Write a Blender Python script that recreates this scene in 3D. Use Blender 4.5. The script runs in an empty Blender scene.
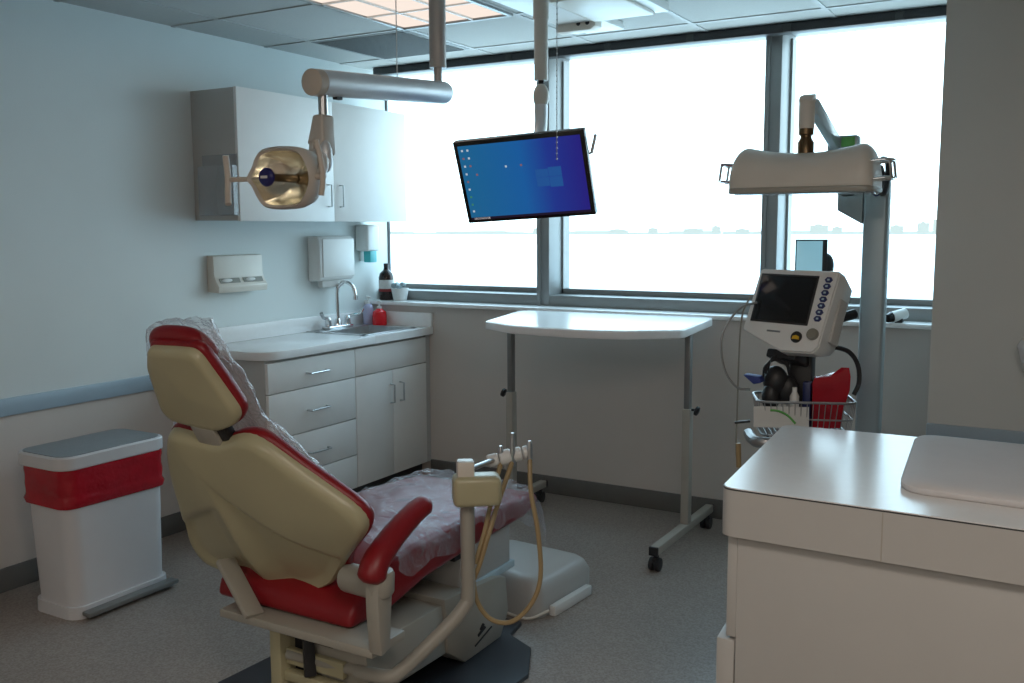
import bpy, bmesh, math, random
from mathutils import Vector, Matrix, Euler, noise
random.seed(7)
PI = math.pi
col = bpy.context.scene.collection
V = Vector

# ------------------------------------------------------------------ materials
def mat(name, c, rough=.5, metal=0., var=.04, scale=12., bump=0., bscale=200., spec=.5, coat=0., trans=0., emit=None, estr=0., sss=0.):
    m = bpy.data.materials.new(name); m.use_nodes = True
    nt = m.node_tree; b = nt.nodes['Principled BSDF']
    b.inputs['Roughness'].default_value = rough
    b.inputs['Metallic'].default_value = metal
    b.inputs['Specular IOR Level'].default_value = spec
    b.inputs['Coat Weight'].default_value = coat
    b.inputs['Coat Roughness'].default_value = .1
    b.inputs['Transmission Weight'].default_value = trans
    tc = nt.nodes.new('ShaderNodeTexCoord')
    n = nt.nodes.new('ShaderNodeTexNoise'); n.inputs['Scale'].default_value = scale; n.inputs['Detail'].default_value = 3
    nt.links.new(tc.outputs['Object'], n.inputs['Vector'])
    r = nt.nodes.new('ShaderNodeValToRGB')
    r.color_ramp.elements[0].position = .3; r.color_ramp.elements[1].position = .7
    r.color_ramp.elements[0].color = (*[max(0, x*(1-var)) for x in c], 1)
    r.color_ramp.elements[1].color = (*[min(1, x*(1+var)) for x in c], 1)
    nt.links.new(n.outputs['Fac'], r.inputs['Fac'])
    nt.links.new(r.outputs['Color'], b.inputs['Base Color'])
    if bump:
        n2 = nt.nodes.new('ShaderNodeTexNoise'); n2.inputs['Scale'].default_value = bscale
        nt.links.new(tc.outputs['Object'], n2.inputs['Vector'])
        bp = nt.nodes.new('ShaderNodeBump'); bp.inputs['Strength'].default_value = bump; bp.inputs['Distance'].default_value = .01
        nt.links.new(n2.outputs['Fac'], bp.inputs['Height']); nt.links.new(bp.outputs['Normal'], b.inputs['Normal'])
    if emit:
        b.inputs['Emission Color'].default_value = (*emit, 1); b.inputs['Emission Strength'].default_value = estr
    return m

M = {}
M['paint_up'] = mat('aqua wall paint', (.70, .745, .735), .55, var=.015, scale=3, bump=.05, bscale=160)
M['paint_low'] = mat('off white wall paint', (.62, .565, .52), .5, var=.015, scale=3, bump=.04, bscale=160)
M['paint_grey'] = mat('grey wall paint', (.60, .615, .59), .55, var=.02, scale=3, bump=.05, bscale=160)
M['rail'] = mat('blue grey rail', (.33, .42, .49), .4, var=.02)
M['base'] = mat('rubber baseboard', (.135, .13, .122), .6)
M['ceil'] = mat('ceiling tile', (.50, .525, .52), .9, var=.03, scale=90, bump=.15, bscale=350)
M['tbar'] = mat('ceiling grid bar', (.45, .47, .47), .5)
M['lam'] = mat('white laminate', (.83, .81, .78), .4, var=.012)
M['lam_grey'] = mat('pale grey laminate', (.49, .48, .46), .4, var=.012)
M['counter'] = mat('white solid surface', (.88, .87, .86), .22, var=.015, scale=40)
M['gap'] = mat('dark gap', (.05, .05, .05), .8)
M['toe'] = mat('dark toe kick', (.04, .042, .045), .6)
M['white'] = mat('white plastic', (.75, .75, .73), .35, var=.015)
M['white_warm'] = mat('warm white plastic', (.70, .655, .58), .35, var=.02)
M['cream'] = mat('cream plastic', (.46, .425, .27), .33, var=.03, scale=6)
M['cream_pale'] = mat('pale cream paint', (.37, .352, .305), .35, var=.02)
M['red'] = mat('red vinyl', (.235, .005, .010), .38, var=.08, scale=8, bump=.08, bscale=260)
M['redbag'] = mat('red bag film', (.42, .010, .022), .2, var=.15, scale=10, bump=.5, bscale=24)
M['redsoap'] = mat('red liquid soap', (.75, .01, .02), .15)
M['lilac'] = mat('lilac liquid', (.52, .52, .72), .15)
M['brown'] = mat('brown bottle', (.02, .008, .006), .12)
M['label'] = mat('paper label', (.62, .60, .58), .6, var=.08, scale=60)
M['labelred'] = mat('red label band', (.25, .02, .02), .5)
M['steel'] = mat('brushed steel', (.55, .56, .57), .28, metal=1, var=.05, scale=30)
M['chrome'] = mat('chrome', (.75, .76, .77), .1, metal=1, var=.01)
M['alu'] = mat('window aluminium', (.27, .275, .27), .42, metal=.3, var=.03)
M['greypole'] = mat('grey tube paint', (.24, .245, .24), .35, metal=.4)
M['beigepole'] = mat('beige tube paint', (.42, .39, .34), .4)
M['dark'] = mat('dark plastic', (.018, .018, .02), .45)
M['dark_blue'] = mat('navy steel plate', (.022, .026, .035), .4)
M['black_gloss'] = mat('black gloss', (.008, .008, .009), .12)
M['lid'] = mat('grey brushed lid', (.30, .31, .32), .33, metal=.7, var=.05, scale=40)
M['can'] = mat('white can enamel', (.66, .65, .66), .4, var=.012)
M['hose'] = mat('tan hose', (.36, .26, .13), .4, var=.05)
M['hose_grey'] = mat('grey hose', (.25, .24, .20), .4)
M['tube_pink'] = mat('warm brushed aluminium', (.52, .48, .45), .4, metal=.25, var=.03)
M['lampgold'] = mat('gold mirror', (.93, .89, .75), .24, metal=1, var=.05)
M['lamp_shell'] = mat('lamp shell', (.60, .55, .49), .35)
M['badge'] = mat('blue badge', (.012, .012, .12), .3)
M['handle_tan'] = mat('tan handle', (.60, .53, .45), .4)
M['bluegrey'] = mat('blue grey enamel', (.33, .41, .44), .35, metal=.2)
M['brass'] = mat('bronze joint', (.16, .11, .06), .3, metal=.8)
M['teal'] = mat('teal plastic', (.05, .45, .48), .35)
M['green'] = mat('green label', (.12, .42, .10), .5)
M['blue'] = mat('blue cloth', (.03, .05, .22), .7)
M['bluebtn'] = mat('blue button', (.02, .03, .12), .4)
M['yellow'] = mat('yellow button', (.70, .42, .02), .4)
M['wire'] = mat('wire basket steel', (.35, .36, .37), .35, metal=.8)
M['pad'] = mat('soft white pad', (.66, .64, .64), .8, var=.02, bump=.1, bscale=120)
M['paper'] = mat('paper', (.62, .62, .60), .7)
M['grille'] = mat('grey grille', (.26, .29, .30), .6, var=.15, scale=400)
M['panelblue'] = mat('pale blue panel', (.42, .60, .68), .2)
M['panel_emit'] = mat('pale blue emissive panel', (.3, .45, .52), .2, emit=(.22, .46, .56), estr=.55)  # pale blue base with a weak emission of similar hue
M['silver'] = mat('matte silver', (.78, .79, .80), .42, metal=.45, var=.03)
M['sea'] = mat('bright water', (.85, .9, .92), .6, var=.02, scale=.002)
M['cool_lid'] = mat('pale blue lid', (.5, .62, .68), .25)

def floor_mat():
    m = bpy.data.materials.new('speckled vinyl floor'); m.use_nodes = True
    nt = m.node_tree; b = nt.nodes['Principled BSDF']; b.inputs['Roughness'].default_value = .38
    tc = nt.nodes.new('ShaderNodeTexCoord')
    n = nt.nodes.new('ShaderNodeTexNoise'); n.inputs['Scale'].default_value = 130; n.inputs['Detail'].default_value = 4
    n3 = nt.nodes.new('ShaderNodeTexNoise'); n3.inputs['Scale'].default_value = 2.2
    r = nt.nodes.new('ShaderNodeValToRGB')
    e = r.color_ramp.elements
    e[0].position = .36; e[0].color = (.275, .23, .20, 1); e[1].position = .62; e[1].color = (.41, .355, .315, 1)
    nt.links.new(tc.outputs['Object'], n.inputs['Vector']); nt.links.new(tc.outputs['Object'], n3.inputs['Vector'])
    nt.links.new(n.outputs['Fac'], r.inputs['Fac'])
    mx = nt.nodes.new('ShaderNodeMixRGB'); mx.blend_type = 'MULTIPLY'; mx.inputs['Fac'].default_value = .25
    nt.links.new(r.outputs['Color'], mx.inputs[1]); nt.links.new(n3.outputs['Fac'], mx.inputs[2])
    nt.links.new(mx.outputs['Color'], b.inputs['Base Color'])
    return m
M['floor'] = floor_mat()

def film(name, tint, op, rough=.12, bscale=35, bstr=.9, rise=.5):
    """clear crumpled plastic film: mostly see-through with white glints"""
    m = bpy.data.materials.new(name); m.use_nodes = True
    nt = m.node_tree; nt.nodes.clear()
    out = nt.nodes.new('ShaderNodeOutputMaterial'); mix = nt.nodes.new('ShaderNodeMixShader')
    t = nt.nodes.new('ShaderNodeBsdfTransparent'); t.inputs[0].default_value = (*tint, 1)
    b = nt.nodes.new('ShaderNodeBsdfPrincipled'); b.inputs['Base Color'].default_value = (.75, .76, .8, 1)
    b.inputs['Roughness'].default_value = rough; b.inputs['Specular IOR Level'].default_value = 1.
    tc = nt.nodes.new('ShaderNodeTexCoord'); n = nt.nodes.new('ShaderNodeTexNoise')
    n.inputs['Scale'].default_value = bscale; n.inputs['Detail'].default_value = 4; n.inputs['Distortion'].default_value = 1.2
    bp = nt.nodes.new('ShaderNodeBump'); bp.inputs['Strength'].default_value = bstr; bp.inputs['Distance'].default_value = .02
    lw = nt.nodes.new('ShaderNodeLayerWeight'); lw.inputs['Blend'].default_value = .45
    mp = nt.nodes.new('ShaderNodeMapRange'); mp.inputs['To Min'].default_value = op; mp.inputs['To Max'].default_value = min(1, op+rise)
    L = nt.links.new
    L(tc.outputs['Object'], n.inputs['Vector']); L(n.outputs['Fac'], bp.inputs['Height']); L(bp.outputs['Normal'], b.inputs['Normal'])
    L(bp.outputs['Normal'], lw.inputs['Normal']); L(lw.outputs['Facing'], mp.inputs['Value']); L(mp.outputs[0], mix.inputs[0])
    L(t.outputs[0], mix.inputs[1]); L(b.outputs[0], mix.inputs[2]); L(mix.outputs[0], out.inputs[0])
    return m
M['film'] = film('clear plastic film', (.97, .96, .97), .07, .1, 22)
M['film_seat'] = film('crumpled plastic sheet', (.96, .94, .97), .05, .07, bscale=24, bstr=1., rise=.36)
M['clear'] = film('clear acrylic', (.85, .88, .88), .16, .1, 2, .05)

def glass():
    m = bpy.data.materials.new('window glass'); m.use_nodes = True
    nt = m.node_tree; nt.nodes.clear()
    out = nt.nodes.new('ShaderNodeOutputMaterial'); mix = nt.nodes.new('ShaderNodeMixShader')
    t = nt.nodes.new('ShaderNodeBsdfTransparent'); t.inputs[0].default_value = (.93, .97, .97, 1)
    g = nt.nodes.new('ShaderNodeBsdfGlossy'); g.inputs['Roughness'].default_value = .02
    mix.inputs[0].default_value = .05
    nt.links.new(t.outputs[0], mix.inputs[1]); nt.links.new(g.outputs[0], mix.inputs[2]); nt.links.new(mix.outputs[0], out.inputs[0])
    return m
M['glass'] = glass()

def emis(name, c, s):
    m = bpy.data.materials.new(name); m.use_nodes = True
    nt = m.node_tree; nt.nodes.clear()
    out = nt.nodes.new('ShaderNodeOutputMaterial'); e = nt.nodes.new('ShaderNodeEmission')
    e.inputs[0].default_value = (*c, 1); e.inputs[1].default_value = s
    nt.links.new(e.outputs[0], out.inputs[0]); return m
M['skyline'] = emis('skyline haze glow', (.80, .95, .96), .84)  # distance haze put into the buildings' colour as a pale glow
M['shore'] = emis('shore haze glow', (.83, .99, 1.), .84)  # emission stands in for aerial haze over the shore
M['diffuser'] = emis('lit diffuser', (1., .86, .76), .78)
M['ic_white'] = emis('icon white', (.6, .7, .8), .55)
M['ic_red'] = emis('icon red', (.4, .2, .25), .4)
M['ic_green'] = emis('icon green', (.1, .45, .3), .35)
M['ic_bar'] = emis('task bar', (.02, .012, .03), .6)
M['ic_search'] = emis('search box', (.62, .55, .55), .55)
M['ic_logo'] = emis('logo pane', (.014, .066, .22), 1.)

def screen_mat():
    m = bpy.data.materials.new('blue desktop screen'); m.use_nodes = True
    nt = m.node_tree; nt.nodes.clear()
    out = nt.nodes.new('ShaderNodeOutputMaterial'); e = nt.nodes.new('ShaderNodeEmission')
    tc = nt.nodes.new('ShaderNodeTexCoord'); s = nt.nodes.new('ShaderNodeSeparateXYZ')
    mp = nt.nodes.new('ShaderNodeMapRange'); mp.inputs['From Min'].default_value = -.24; mp.inputs['From Max'].default_value = .24
    r = nt.nodes.new('ShaderNodeValToRGB'); el = r.color_ramp.elements
    el[0].position = 0; el[0].color = (.010, .10, .22, 1); el[1].position = 1; el[1].color = (.016, .012, .16, 1)
    k = el.new(.5); k.color = (.008, .085, .27, 1); k = el.new(.72); k.color = (.012, .03, .21, 1)
    g = nt.nodes.new('ShaderNodeBsdfGlossy'); g.inputs['Roughness'].default_value = .15
    mix = nt.nodes.new('ShaderNodeMixShader'); mix.inputs[0].default_value = .03
    L = nt.links.new
    L(tc.outputs['Object'], s.inputs[0]); L(s.outputs['X'], mp.inputs['Value']); L(mp.outputs[0], r.inputs['Fac'])
    L(r.outputs['Color'], e.inputs[0]); e.inputs[1].default_value = .95
    L(e.outputs[0], mix.inputs[1]); L(g.outputs[0], mix.inputs[2]); L(mix.outputs[0], out.inputs[0])
    return m
M['screen'] = screen_mat()

# ------------------------------------------------------------------ mesh builder
def frame(z):
    z = z.normalized(); a = V((0, 0, 1)) if abs(z.z) < .9 else V((1, 0, 0))
    x = a.cross(z).normalized(); return x, z.cross(x)

def smooth_pts(p, n=6):
    p = [V(q) for q in p]
    if len(p) < 3: return p
    o = []
    for i in range(len(p)-1):
        a = p[i-1] if i else p[0]*2-p[1]; b = p[i]; c = p[i+1]; d = p[i+2] if i+2 < len(p) else p[-1]*2-p[-2]
        for k in range(n):
            t = k/n
            o.append(.5*((2*b)+(c-a)*t+(2*a-5*b+4*c-d)*t*t+(3*b-a-3*c+d)*t**3))
    o.append(p[-1]); return o

class MB:
    def __init__(s): s.bm = bmesh.new()
    def add(s, t, mi=0, mx=None):
        if mx is not None: bmesh.ops.transform(t, matrix=mx, verts=t.verts)
        for f in t.faces: f.material_index = mi
        me = bpy.data.meshes.new('t'); t.to_mesh(me); t.free(); s.bm.from_mesh(me); bpy.data.meshes.remove(me); return s
    def box(s, x0, x1, y0, y1, z0, z1, bev=0., seg=2, mi=0, mx=None):
        t = bmesh.new(); bmesh.ops.create_cube(t, size=1)
        for v in t.verts: v.co = V(((x0+x1)/2+v.co.x*(x1-x0), (y0+y1)/2+v.co.y*(y1-y0), (z0+z1)/2+v.co.z*(z1-z0)))
        if bev: bmesh.ops.bevel(t, geom=t.edges[:], offset=bev, segments=seg, profile=.5, affect='EDGES')
        return s.add(t, mi, mx)
    def bar(s, a, b, w, h, bev=0., mi=0, up=(0, 0, 1)):
        a, b = V(a), V(b); z = (b-a); L = z.length; z.normalize(); x = V(up).cross(z).normalized(); y = z.cross(x)
        mx = Matrix(((x.x, y.x, z.x, a.x), (x.y, y.y, z.y, a.y), (x.z, y.z, z.z, a.z), (0, 0, 0, 1)))
        return s.box(-w/2, w/2, -h/2, h/2, 0, L, bev, 2, mi, mx)
    def tube(s, pts, r, seg=12, mi=0, sm=0, asp=1., cap=True):
        pts = smooth_pts(pts, sm) if sm else [V(p) for p in pts]
        n = len(pts); rs = r if isinstance(r, (list, tuple)) else [r]*n
        if len(rs) != n: rs = [rs[0]+(rs[-1]-rs[0])*i/(n-1) for i in range(n)]
        t = bmesh.new(); rings = []; x = None
        for i, p in enumerate(pts):
            d = (pts[min(i+1, n-1)]-pts[max(i-1, 0)]).normalized()
            if x is None: x, y = frame(d)
            else: x = (x-d*x.dot(d)).normalized(); y = d.cross(x)
            rings.append([t.verts.new(p+(x*math.cos(2*PI*k/seg)*asp+y*math.sin(2*PI*k/seg))*rs[i]) for k in range(seg)])
        for a, b in zip(rings, rings[1:]):
            for k in range(seg): t.faces.new((a[k], a[(k+1) % seg], b[(k+1) % seg], b[k]))
        if cap: t.faces.new(rings[0][::-1]); t.faces.new(rings[-1])
        return s.add(t, mi)
    def lathe(s, prof, o=(0, 0, 0), ax=(0, 0, 1), seg=20, mi=0):
        o = V(o); z = V(ax).normalized(); x, y = frame(z); t = bmesh.new(); rings = []
        for r, h in prof:
            rings.append([t.verts.new(o+z*h+(x*math.cos(2*PI*k/seg)+y*math.sin(2*PI*k/seg))*max(r, 1e-4)) for k in range(seg)])
        for a, b in zip(rings, rings[1:]):
            for k in range(seg): t.faces.new((a[k], a[(k+1) % seg], b[(k+1) % seg], b[k]))
        t.faces.new(rings[0][::-1]); t.faces.new(rings[-1])
        return s.add(t, mi)
    def prism(s, poly, d0, d1, axis='z', bev=0., seg=2, mi=0, mx=None):
        """poly in the plane normal to axis: z->(x,y), x->(y,z), y->(x,z)"""
        def P(a, d):
            return V((a[0], a[1], d)) if axis == 'z' else V((d, a[0], a[1])) if axis == 'x' else V((a[0], d, a[1]))
        t = bmesh.new(); A = [t.verts.new(P(a, d0)) for a in poly]; B = [t.verts.new(P(a, d1)) for a in poly]; n = len(poly)
        t.faces.new(A[::-1]); t.faces.new(B)
        for k in range(n): t.faces.new((A[k], A[(k+1) % n], B[(k+1) % n], B[k]))
        bmesh.ops.recalc_face_normals(t, faces=t.faces[:])
        if bev:
            e = [x for x in t.edges if len(x.link_faces) == 2 and (x.calc_face_angle() > .6)]
            bmesh.ops.bevel(t, geom=e, offset=bev, segments=seg, profile=.5, affect='EDGES')
        return s.add(t, mi, mx)
    def ball(s, c, r, mi=0, mx=None, seg=20):
        t = bmesh.new(); bmesh.ops.create_uvsphere(t, u_segments=seg, v_segments=seg//2+2, radius=1)
        rr = r if isinstance(r, (tuple, list)) else (r, r, r)
        for v in t.verts: v.co = V((v.co.x*rr[0], v.co.y*rr[1], v.co.z*rr[2]))
        if mx is not None: bmesh.ops.transform(t, matrix=mx, verts=t.verts)
        bmesh.ops.translate(t, vec=V(c), verts=t.verts)
        return s.add(t, mi)
    def grid(s, f, nu, nv, mi=0, closeu=False):
        t = bmesh.new(); g = [[t.verts.new(f(i/nu, j/nv)) for i in range(nu+1)] for j in range(nv+1)]
        for j in range(nv):
            for i in range(nu): t.faces.new((g[j][i], g[j][i+1], g[j+1][i+1], g[j+1][i]))
        return s.add(t, mi)

ROOT = {}
def tag(o, label, cat, group=None, kind=None):
    if label: o['label'] = label
    if cat: o['category'] = cat
    if group: o['group'] = group
    if kind: o['kind'] = kind
    return o
def thing(name, label, cat, loc=(0, 0, 0), mx=None, group=None):
    o = bpy.data.objects.new(name, None); col.objects.link(o); o.empty_display_size = .05
    o.matrix_world = mx if mx is not None else Matrix.Translation(V(loc))
    ROOT[o.name] = (mx if mx is not None else Matrix.Translation(V(loc))).copy()
    return tag(o, label, cat, group)
def obj(name, mb, m, parent=None, local=False, ang=35, label=None):
    """link the builder's mesh as one object; world-space geometry is moved into the parent's space"""
    bm = mb.bm
    bmesh.ops.recalc_face_normals(bm, faces=bm.faces[:])
    me = bpy.data.meshes.new(name); o = bpy.data.objects.new(name, me); col.objects.link(o)
    for x in (m if isinstance(m, list) else [m]): me.materials.append(M[x])
    if parent is not None:
        R = ROOT[parent.name]; ROOT[o.name] = R
        if not local: bmesh.ops.transform(bm, matrix=R.inverted(), verts=bm.verts)
        o.parent = parent
    else:
        c = V((0, 0, 0))
        if bm.verts and not local:
            xs = [v.co for v in bm.verts]
            c = V(((min(v.x for v in xs)+max(v.x for v in xs))/2, (min(v.y for v in xs)+max(v.y for v in xs))/2, min(v.z for v in xs)))
            bmesh.ops.translate(bm, vec=-c, verts=bm.verts); o.location = c
        ROOT[o.name] = Matrix.Translation(c)
    bm.to_mesh(me); bm.free()
    for p in me.polygons: p.use_smooth = True
    me.set_sharp_from_angle(angle=math.radians(ang))
    if label: o['label'] = label
    return o
def struct(name, mb, m, parent=None):
    o = obj(name, mb, m, parent)
    if parent is None: o['kind'] = 'structure'
    return o
def dup(root, loc, label=None):
    r = root.copy(); col.objects.link(r); r.location = loc
    if label: r['label'] = label
    for ch in list(root.children):
        c = ch.copy(); col.objects.link(c); c.parent = r
        for g in ch.children:
            d = g.copy(); col.objects.link(d); d.parent = c
    return r
def rz(a): return Matrix.Rotation(math.radians(a), 4, 'Z')
def rx(a): return Matrix.Rotation(math.radians(a), 4, 'X')
def ry(a): return Matrix.Rotation(math.radians(a), 4, 'Y')

XL, XR, YB, CZ = -3.77, 2.6, -2.6, 2.46
WX = -.406                                           # left edge of the wall pier at the right
# ------------------------------------------------------------------ the room
struct('floor', MB().box(XL-.1, XR+.1, YB-.1, 5.1, -.08, 0), 'floor')
cm = MB().box(XL-.1, XR+.1, YB-.1, 5.1, CZ, CZ+.1)
struct('ceiling', cm, 'ceil')
g = MB()
gx = [-3.46+.614*k for k in range(10)]; gy = [4.49-.612*k for k in range(12)]
for x in gx: g.box(x-.011, x+.011, YB, 4.72, CZ-.004, CZ+.01)
for y in gy: g.box(XL, XR, y-.011, y+.011, CZ-.0045, CZ+.01)
struct('trim_1', g, 'tbar')
struct('wall_left', MB().box(XL-.1, XL, YB-.1, 4.905, .79, CZ), 'paint_up')
struct('wall_left_lower', MB().box(XL-.1, XL, YB-.1, 4.69, 0, .79), 'paint_low')
struct('trim_2', MB().box(XL-.01, XL+.014, YB, 3.33, .735, .808, .004), 'rail')
struct('baseboard_left', MB().box(XL-.01, XL+.012, YB, 3.33, 0, .1, .004), 'base')
struct('wall_back', MB().box(XL-.3, WX+.1, 4.69, 5.1, 0, 1.035), 'paint_low')
struct('baseboard_back', MB().box(-3.3, WX, 4.676, 4.70, 0, .1, .004), 'base')
struct('trim_3', MB().box(XL, WX, 4.655, 4.83, 1.033, 1.056, .005), 'counter')          # window ledge
struct('wall_right', MB().box(WX, XR+.1, 3.61, 5.1, 0, CZ), 'paint_grey')
struct('trim_4', MB().box(WX+.0, XR, 3.596, 3.62, .735, .808, .004), 'rail')
struct('baseboard_right', MB().box(WX, XR, 3.598, 3.62, 0, .1, .004), 'base')
struct('wall_east', MB().box(XR, XR+.1, YB-.1, 3.61, 0, CZ), 'paint_grey')
struct('wall_rear', MB().box(XL, XR, YB-.1, YB, 0, CZ), 'paint_grey')
# windows: aluminium frame sections with deep mullions and one pane each
GY = 4.985
wx = [(-3.98, -2.62), (-2.549, -1.341), (-1.266, WX)]
for i, (a, b) in enumerate(wx):
    w = thing('window_%d' % (i+1), None, None, ((a+b)/2, GY, 1.056)); w['kind'] = 'structure'
    f = MB()
    f.box(max(a, XL+.001), b, 4.80, 5.05, 1.056, 1.116, .003)                       # bottom rail
    f.box(a, b, 4.955, 5.03, 1.116, 1.146, .002)                      # glazing stop
    f.box(max(a, XL+.001), b, 4.90, 5.05, 2.452, CZ, .002)                          # head
    f.box(a, a+.012, 4.955, 5.03, 1.12, 2.43); f.box(b-.012, b, 4.955, 5.03, 1.12, 2.43)
    obj('window_frame', f, 'alu', w)
    obj('pane', MB().box(a+.005, b-.005, GY, GY+.006, 1.12, 2.456), 'glass', w)
for i, (a, b) in enumerate([(-2.62, -2.549), (-1.341, -1.266)]):
    m = MB().box(a, b, 4.80, 5.06, 1.056, CZ, .003)
    m.box(a-.004, a+.02, 4.79, 4.82, 1.056, CZ, .002)
    struct('trim_%d' % (5+i), m, 'alu')
struct('trim_7', MB().box(XL-.1, XL+.006, 4.905, 4.93, 1.056, CZ, .002), 'dark')
# outside: bay and far shore, the room is high above the water
sea = MB(); sea.box(-9000, 6000, 60, 9000, -29.5, -29); struct('sea', sea, 'sea')
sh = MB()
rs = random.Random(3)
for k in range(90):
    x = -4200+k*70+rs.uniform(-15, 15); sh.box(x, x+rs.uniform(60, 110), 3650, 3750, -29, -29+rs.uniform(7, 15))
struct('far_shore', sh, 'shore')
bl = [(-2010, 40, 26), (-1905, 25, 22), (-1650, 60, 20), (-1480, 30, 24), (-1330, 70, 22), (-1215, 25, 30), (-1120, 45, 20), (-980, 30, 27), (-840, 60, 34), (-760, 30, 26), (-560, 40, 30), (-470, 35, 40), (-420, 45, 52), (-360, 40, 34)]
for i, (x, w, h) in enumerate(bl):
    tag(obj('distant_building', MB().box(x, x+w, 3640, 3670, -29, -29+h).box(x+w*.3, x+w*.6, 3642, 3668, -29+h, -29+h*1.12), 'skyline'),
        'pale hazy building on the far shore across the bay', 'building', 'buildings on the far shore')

# ------------------------------------------------------------------ blind rail, cords
t = thing('blind_headrail', 'dark roller blind rail along the window top under the ceiling', 'blind rail', (-2.1, 4.73, 2.40))
obj('cassette', MB().box(-3.70, WX-.005, 4.70, 4.77, 2.413, 2.458, .006), 'dark', t)
for x in (-3.2, -2.75, -2.15, -1.7, -1.22, -.72): obj('bracket', MB().box(x-.018, x+.018, 4.694, 4.702, 2.415, 2.456, .002), 'gap', t)
c = MB()
for k in range(46): c.ball((-1.375, 2.64, 2.45-k*.0165), .0029, seg=6)
c.tube([(-1.375, 2.64, 2.46), (-1.375, 2.64, 1.71)], .0012, 5)
tag(obj('bead_chain', c, 'steel'), 'thin beaded chain hanging from the ceiling in front of the blue screen', 'chain')
tag(obj('pull_cord', MB().tube([(-2.05, 2.74, 2.46), (-2.05, 2.74, 2.0)], .0018, 6), 'white'), 'thin pale cord hanging from the ceiling behind the lamp arm tube', 'cord')
# ------------------------------------------------------------------ ceiling fittings
def troffer(x0, x1, y0, y1, label):
    t = thing('ceiling_light', label, 'ceiling light', ((x0+x1)/2, (y0+y1)/2, CZ-.012))
    f = MB(); w = .022
    for a in ((x0, x1, y0, y0+w), (x0, x1, y1-w, y1), (x0, x0+w, y0+w, y1-w), (x1-w, x1, y0+w, y1-w)): f.box(*a, CZ-.014, CZ, .002)
    obj('frame', f, 'greypole', t)
    obj('diffuser', MB().box(x0+w, x1-w, y0+w, y1-w, CZ-.004, CZ-.001), 'diffuser', t)
    l = MB()
    for k in range(1, 3): x = x0+(x1-x0)*k/3; l.box(x-.004, x+.004, y0+w, y1-w, CZ-.013, CZ-.004)
    n = 4
    for k in range(1, n): y = y0+(y1-y0)*k/n; l.box(x0+w, x1-w, y-.004, y+.004, CZ-.012, CZ-.004)
    obj('louver', l, 'white', t); return t
troffer(-2.85, -2.235, 2.655, 3.865, 'warm lit ceiling light with louvers near the window')
t = thing('air_grille', 'grey square return air grille in the ceiling beyond the light', 'air grille', (-3.16, 4.2, CZ-.01))
obj('frame', MB().box(-3.46, -2.86, 3.89, 4.48, CZ-.006, CZ, .002), 'grille', t)
gl = MB()
for k in range(24): y = 3.92+k*.0235; gl.box(-3.43, -2.89, y, y+.006, CZ-.010, CZ-.005)
obj('slats', gl, 'grille', t)

# ------------------------------------------------------------------ wall cabinets, worktop, sink
t = thing('wall_cabinet', 'white two door wall cabinet hung beside the window above the sink', 'cabinet', (-3.6, 4.0, 1.54))
obj('carcass', MB().box(XL, -3.478, 3.355, 4.69, 1.54, 2.168, .002), 'lam_grey', t)
for a, b, hy in ((3.353, 4.0395, 3.99), (4.0407, 4.692, 4.085)):
    d = obj('door', MB().box(-3.476, -3.458, a, b, 1.536, 2.17, .002), 'lam', t)
    obj('handle', MB().tube([(-3.458, hy, 1.615), (-3.432, hy, 1.615), (-3.432, hy, 1.73), (-3.458, hy, 1.73)], .0045, 8), 'steel', d)
t = thing('file_holder', 'clear acrylic file holder on the end of the wall cabinet', 'file holder', (-3.58, 3.34, 1.565))
obj('back_panel', MB().box(-3.70, -3.463, 3.349, 3.353, 1.567, 1.855, .001), 'clear', t)
obj('pocket', MB().box(-3.70, -3.463, 3.318, 3.321, 1.567, 1.80, .001).box(-3.70, -3.463, 3.32, 3.35, 1.563, 1.567).box(-3.70, -3.697, 3.32, 3.35, 1.567, 1.80).box(-3.466, -3.463, 3.32, 3.35, 1.567, 1.80), 'clear', t)

FX = -3.30
def bar_handle(y0, y1, z, p):
    obj('handle', MB().tube([(FX, y0, z), (FX+.03, y0+.004, z), (FX+.03, y1-.004, z), (FX, y1, z)], .005, 8), 'steel', p)
t = thing('drawer_cabinet', 'white base cabinet with stacked drawers at the left end of the counter', 'cabinet', (-3.53, 3.66, 0))
obj('carcass', MB().box(XL+.02, FX-.02, 3.335, 3.988, .09, .868, .001), 'lam_grey', t)
obj('toe_kick', MB().box(XL+.02, FX-.07, 3.345, 3.988, 0, .09), 'toe', t)
for z0, z1, h in ((.703, .852, .774), (.477, .698, .584), (.276, .472, .365), (.092, .271, .18)):
    d = obj('drawer', MB().box(FX-.02, FX, 3.338, 3.986, z0, z1, .0015), 'lam', t); bar_handle(3.605, 3.75, h, d)
t = thing('sink_cabinet', 'white two door base cabinet under the sink beside the window wall', 'cabinet', (-3.53, 4.34, 0))
obj('carcass', MB().box(XL+.02, FX-.02, 3.99, 4.688, .09, .868, .001), 'lam_grey', t)
obj('toe_kick', MB().box(XL+.02, FX-.07, 3.99, 4.688, 0, .09), 'toe', t)
obj('top_panel', MB().box(FX-.02, FX, 3.992, 4.645, .703, .852, .0015), 'lam', t)
for a, b, hy in ((3.992, 4.316, 4.295), (4.320, 4.645, 4.383)):
    d = obj('door', MB().box(FX-.02, FX, a, b, .092, .698, .0015), 'lam', t)
    obj('handle', MB().tube([(FX, hy, .512), (FX+.03, hy, .516), (FX+.03, hy, .616), (FX, hy, .62)], .005, 8), 'steel', d)
obj('filler_strip', MB().box(FX-.022, FX-.002, 4.648, 4.688, .092, .868), 'lam_grey', t)

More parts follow.
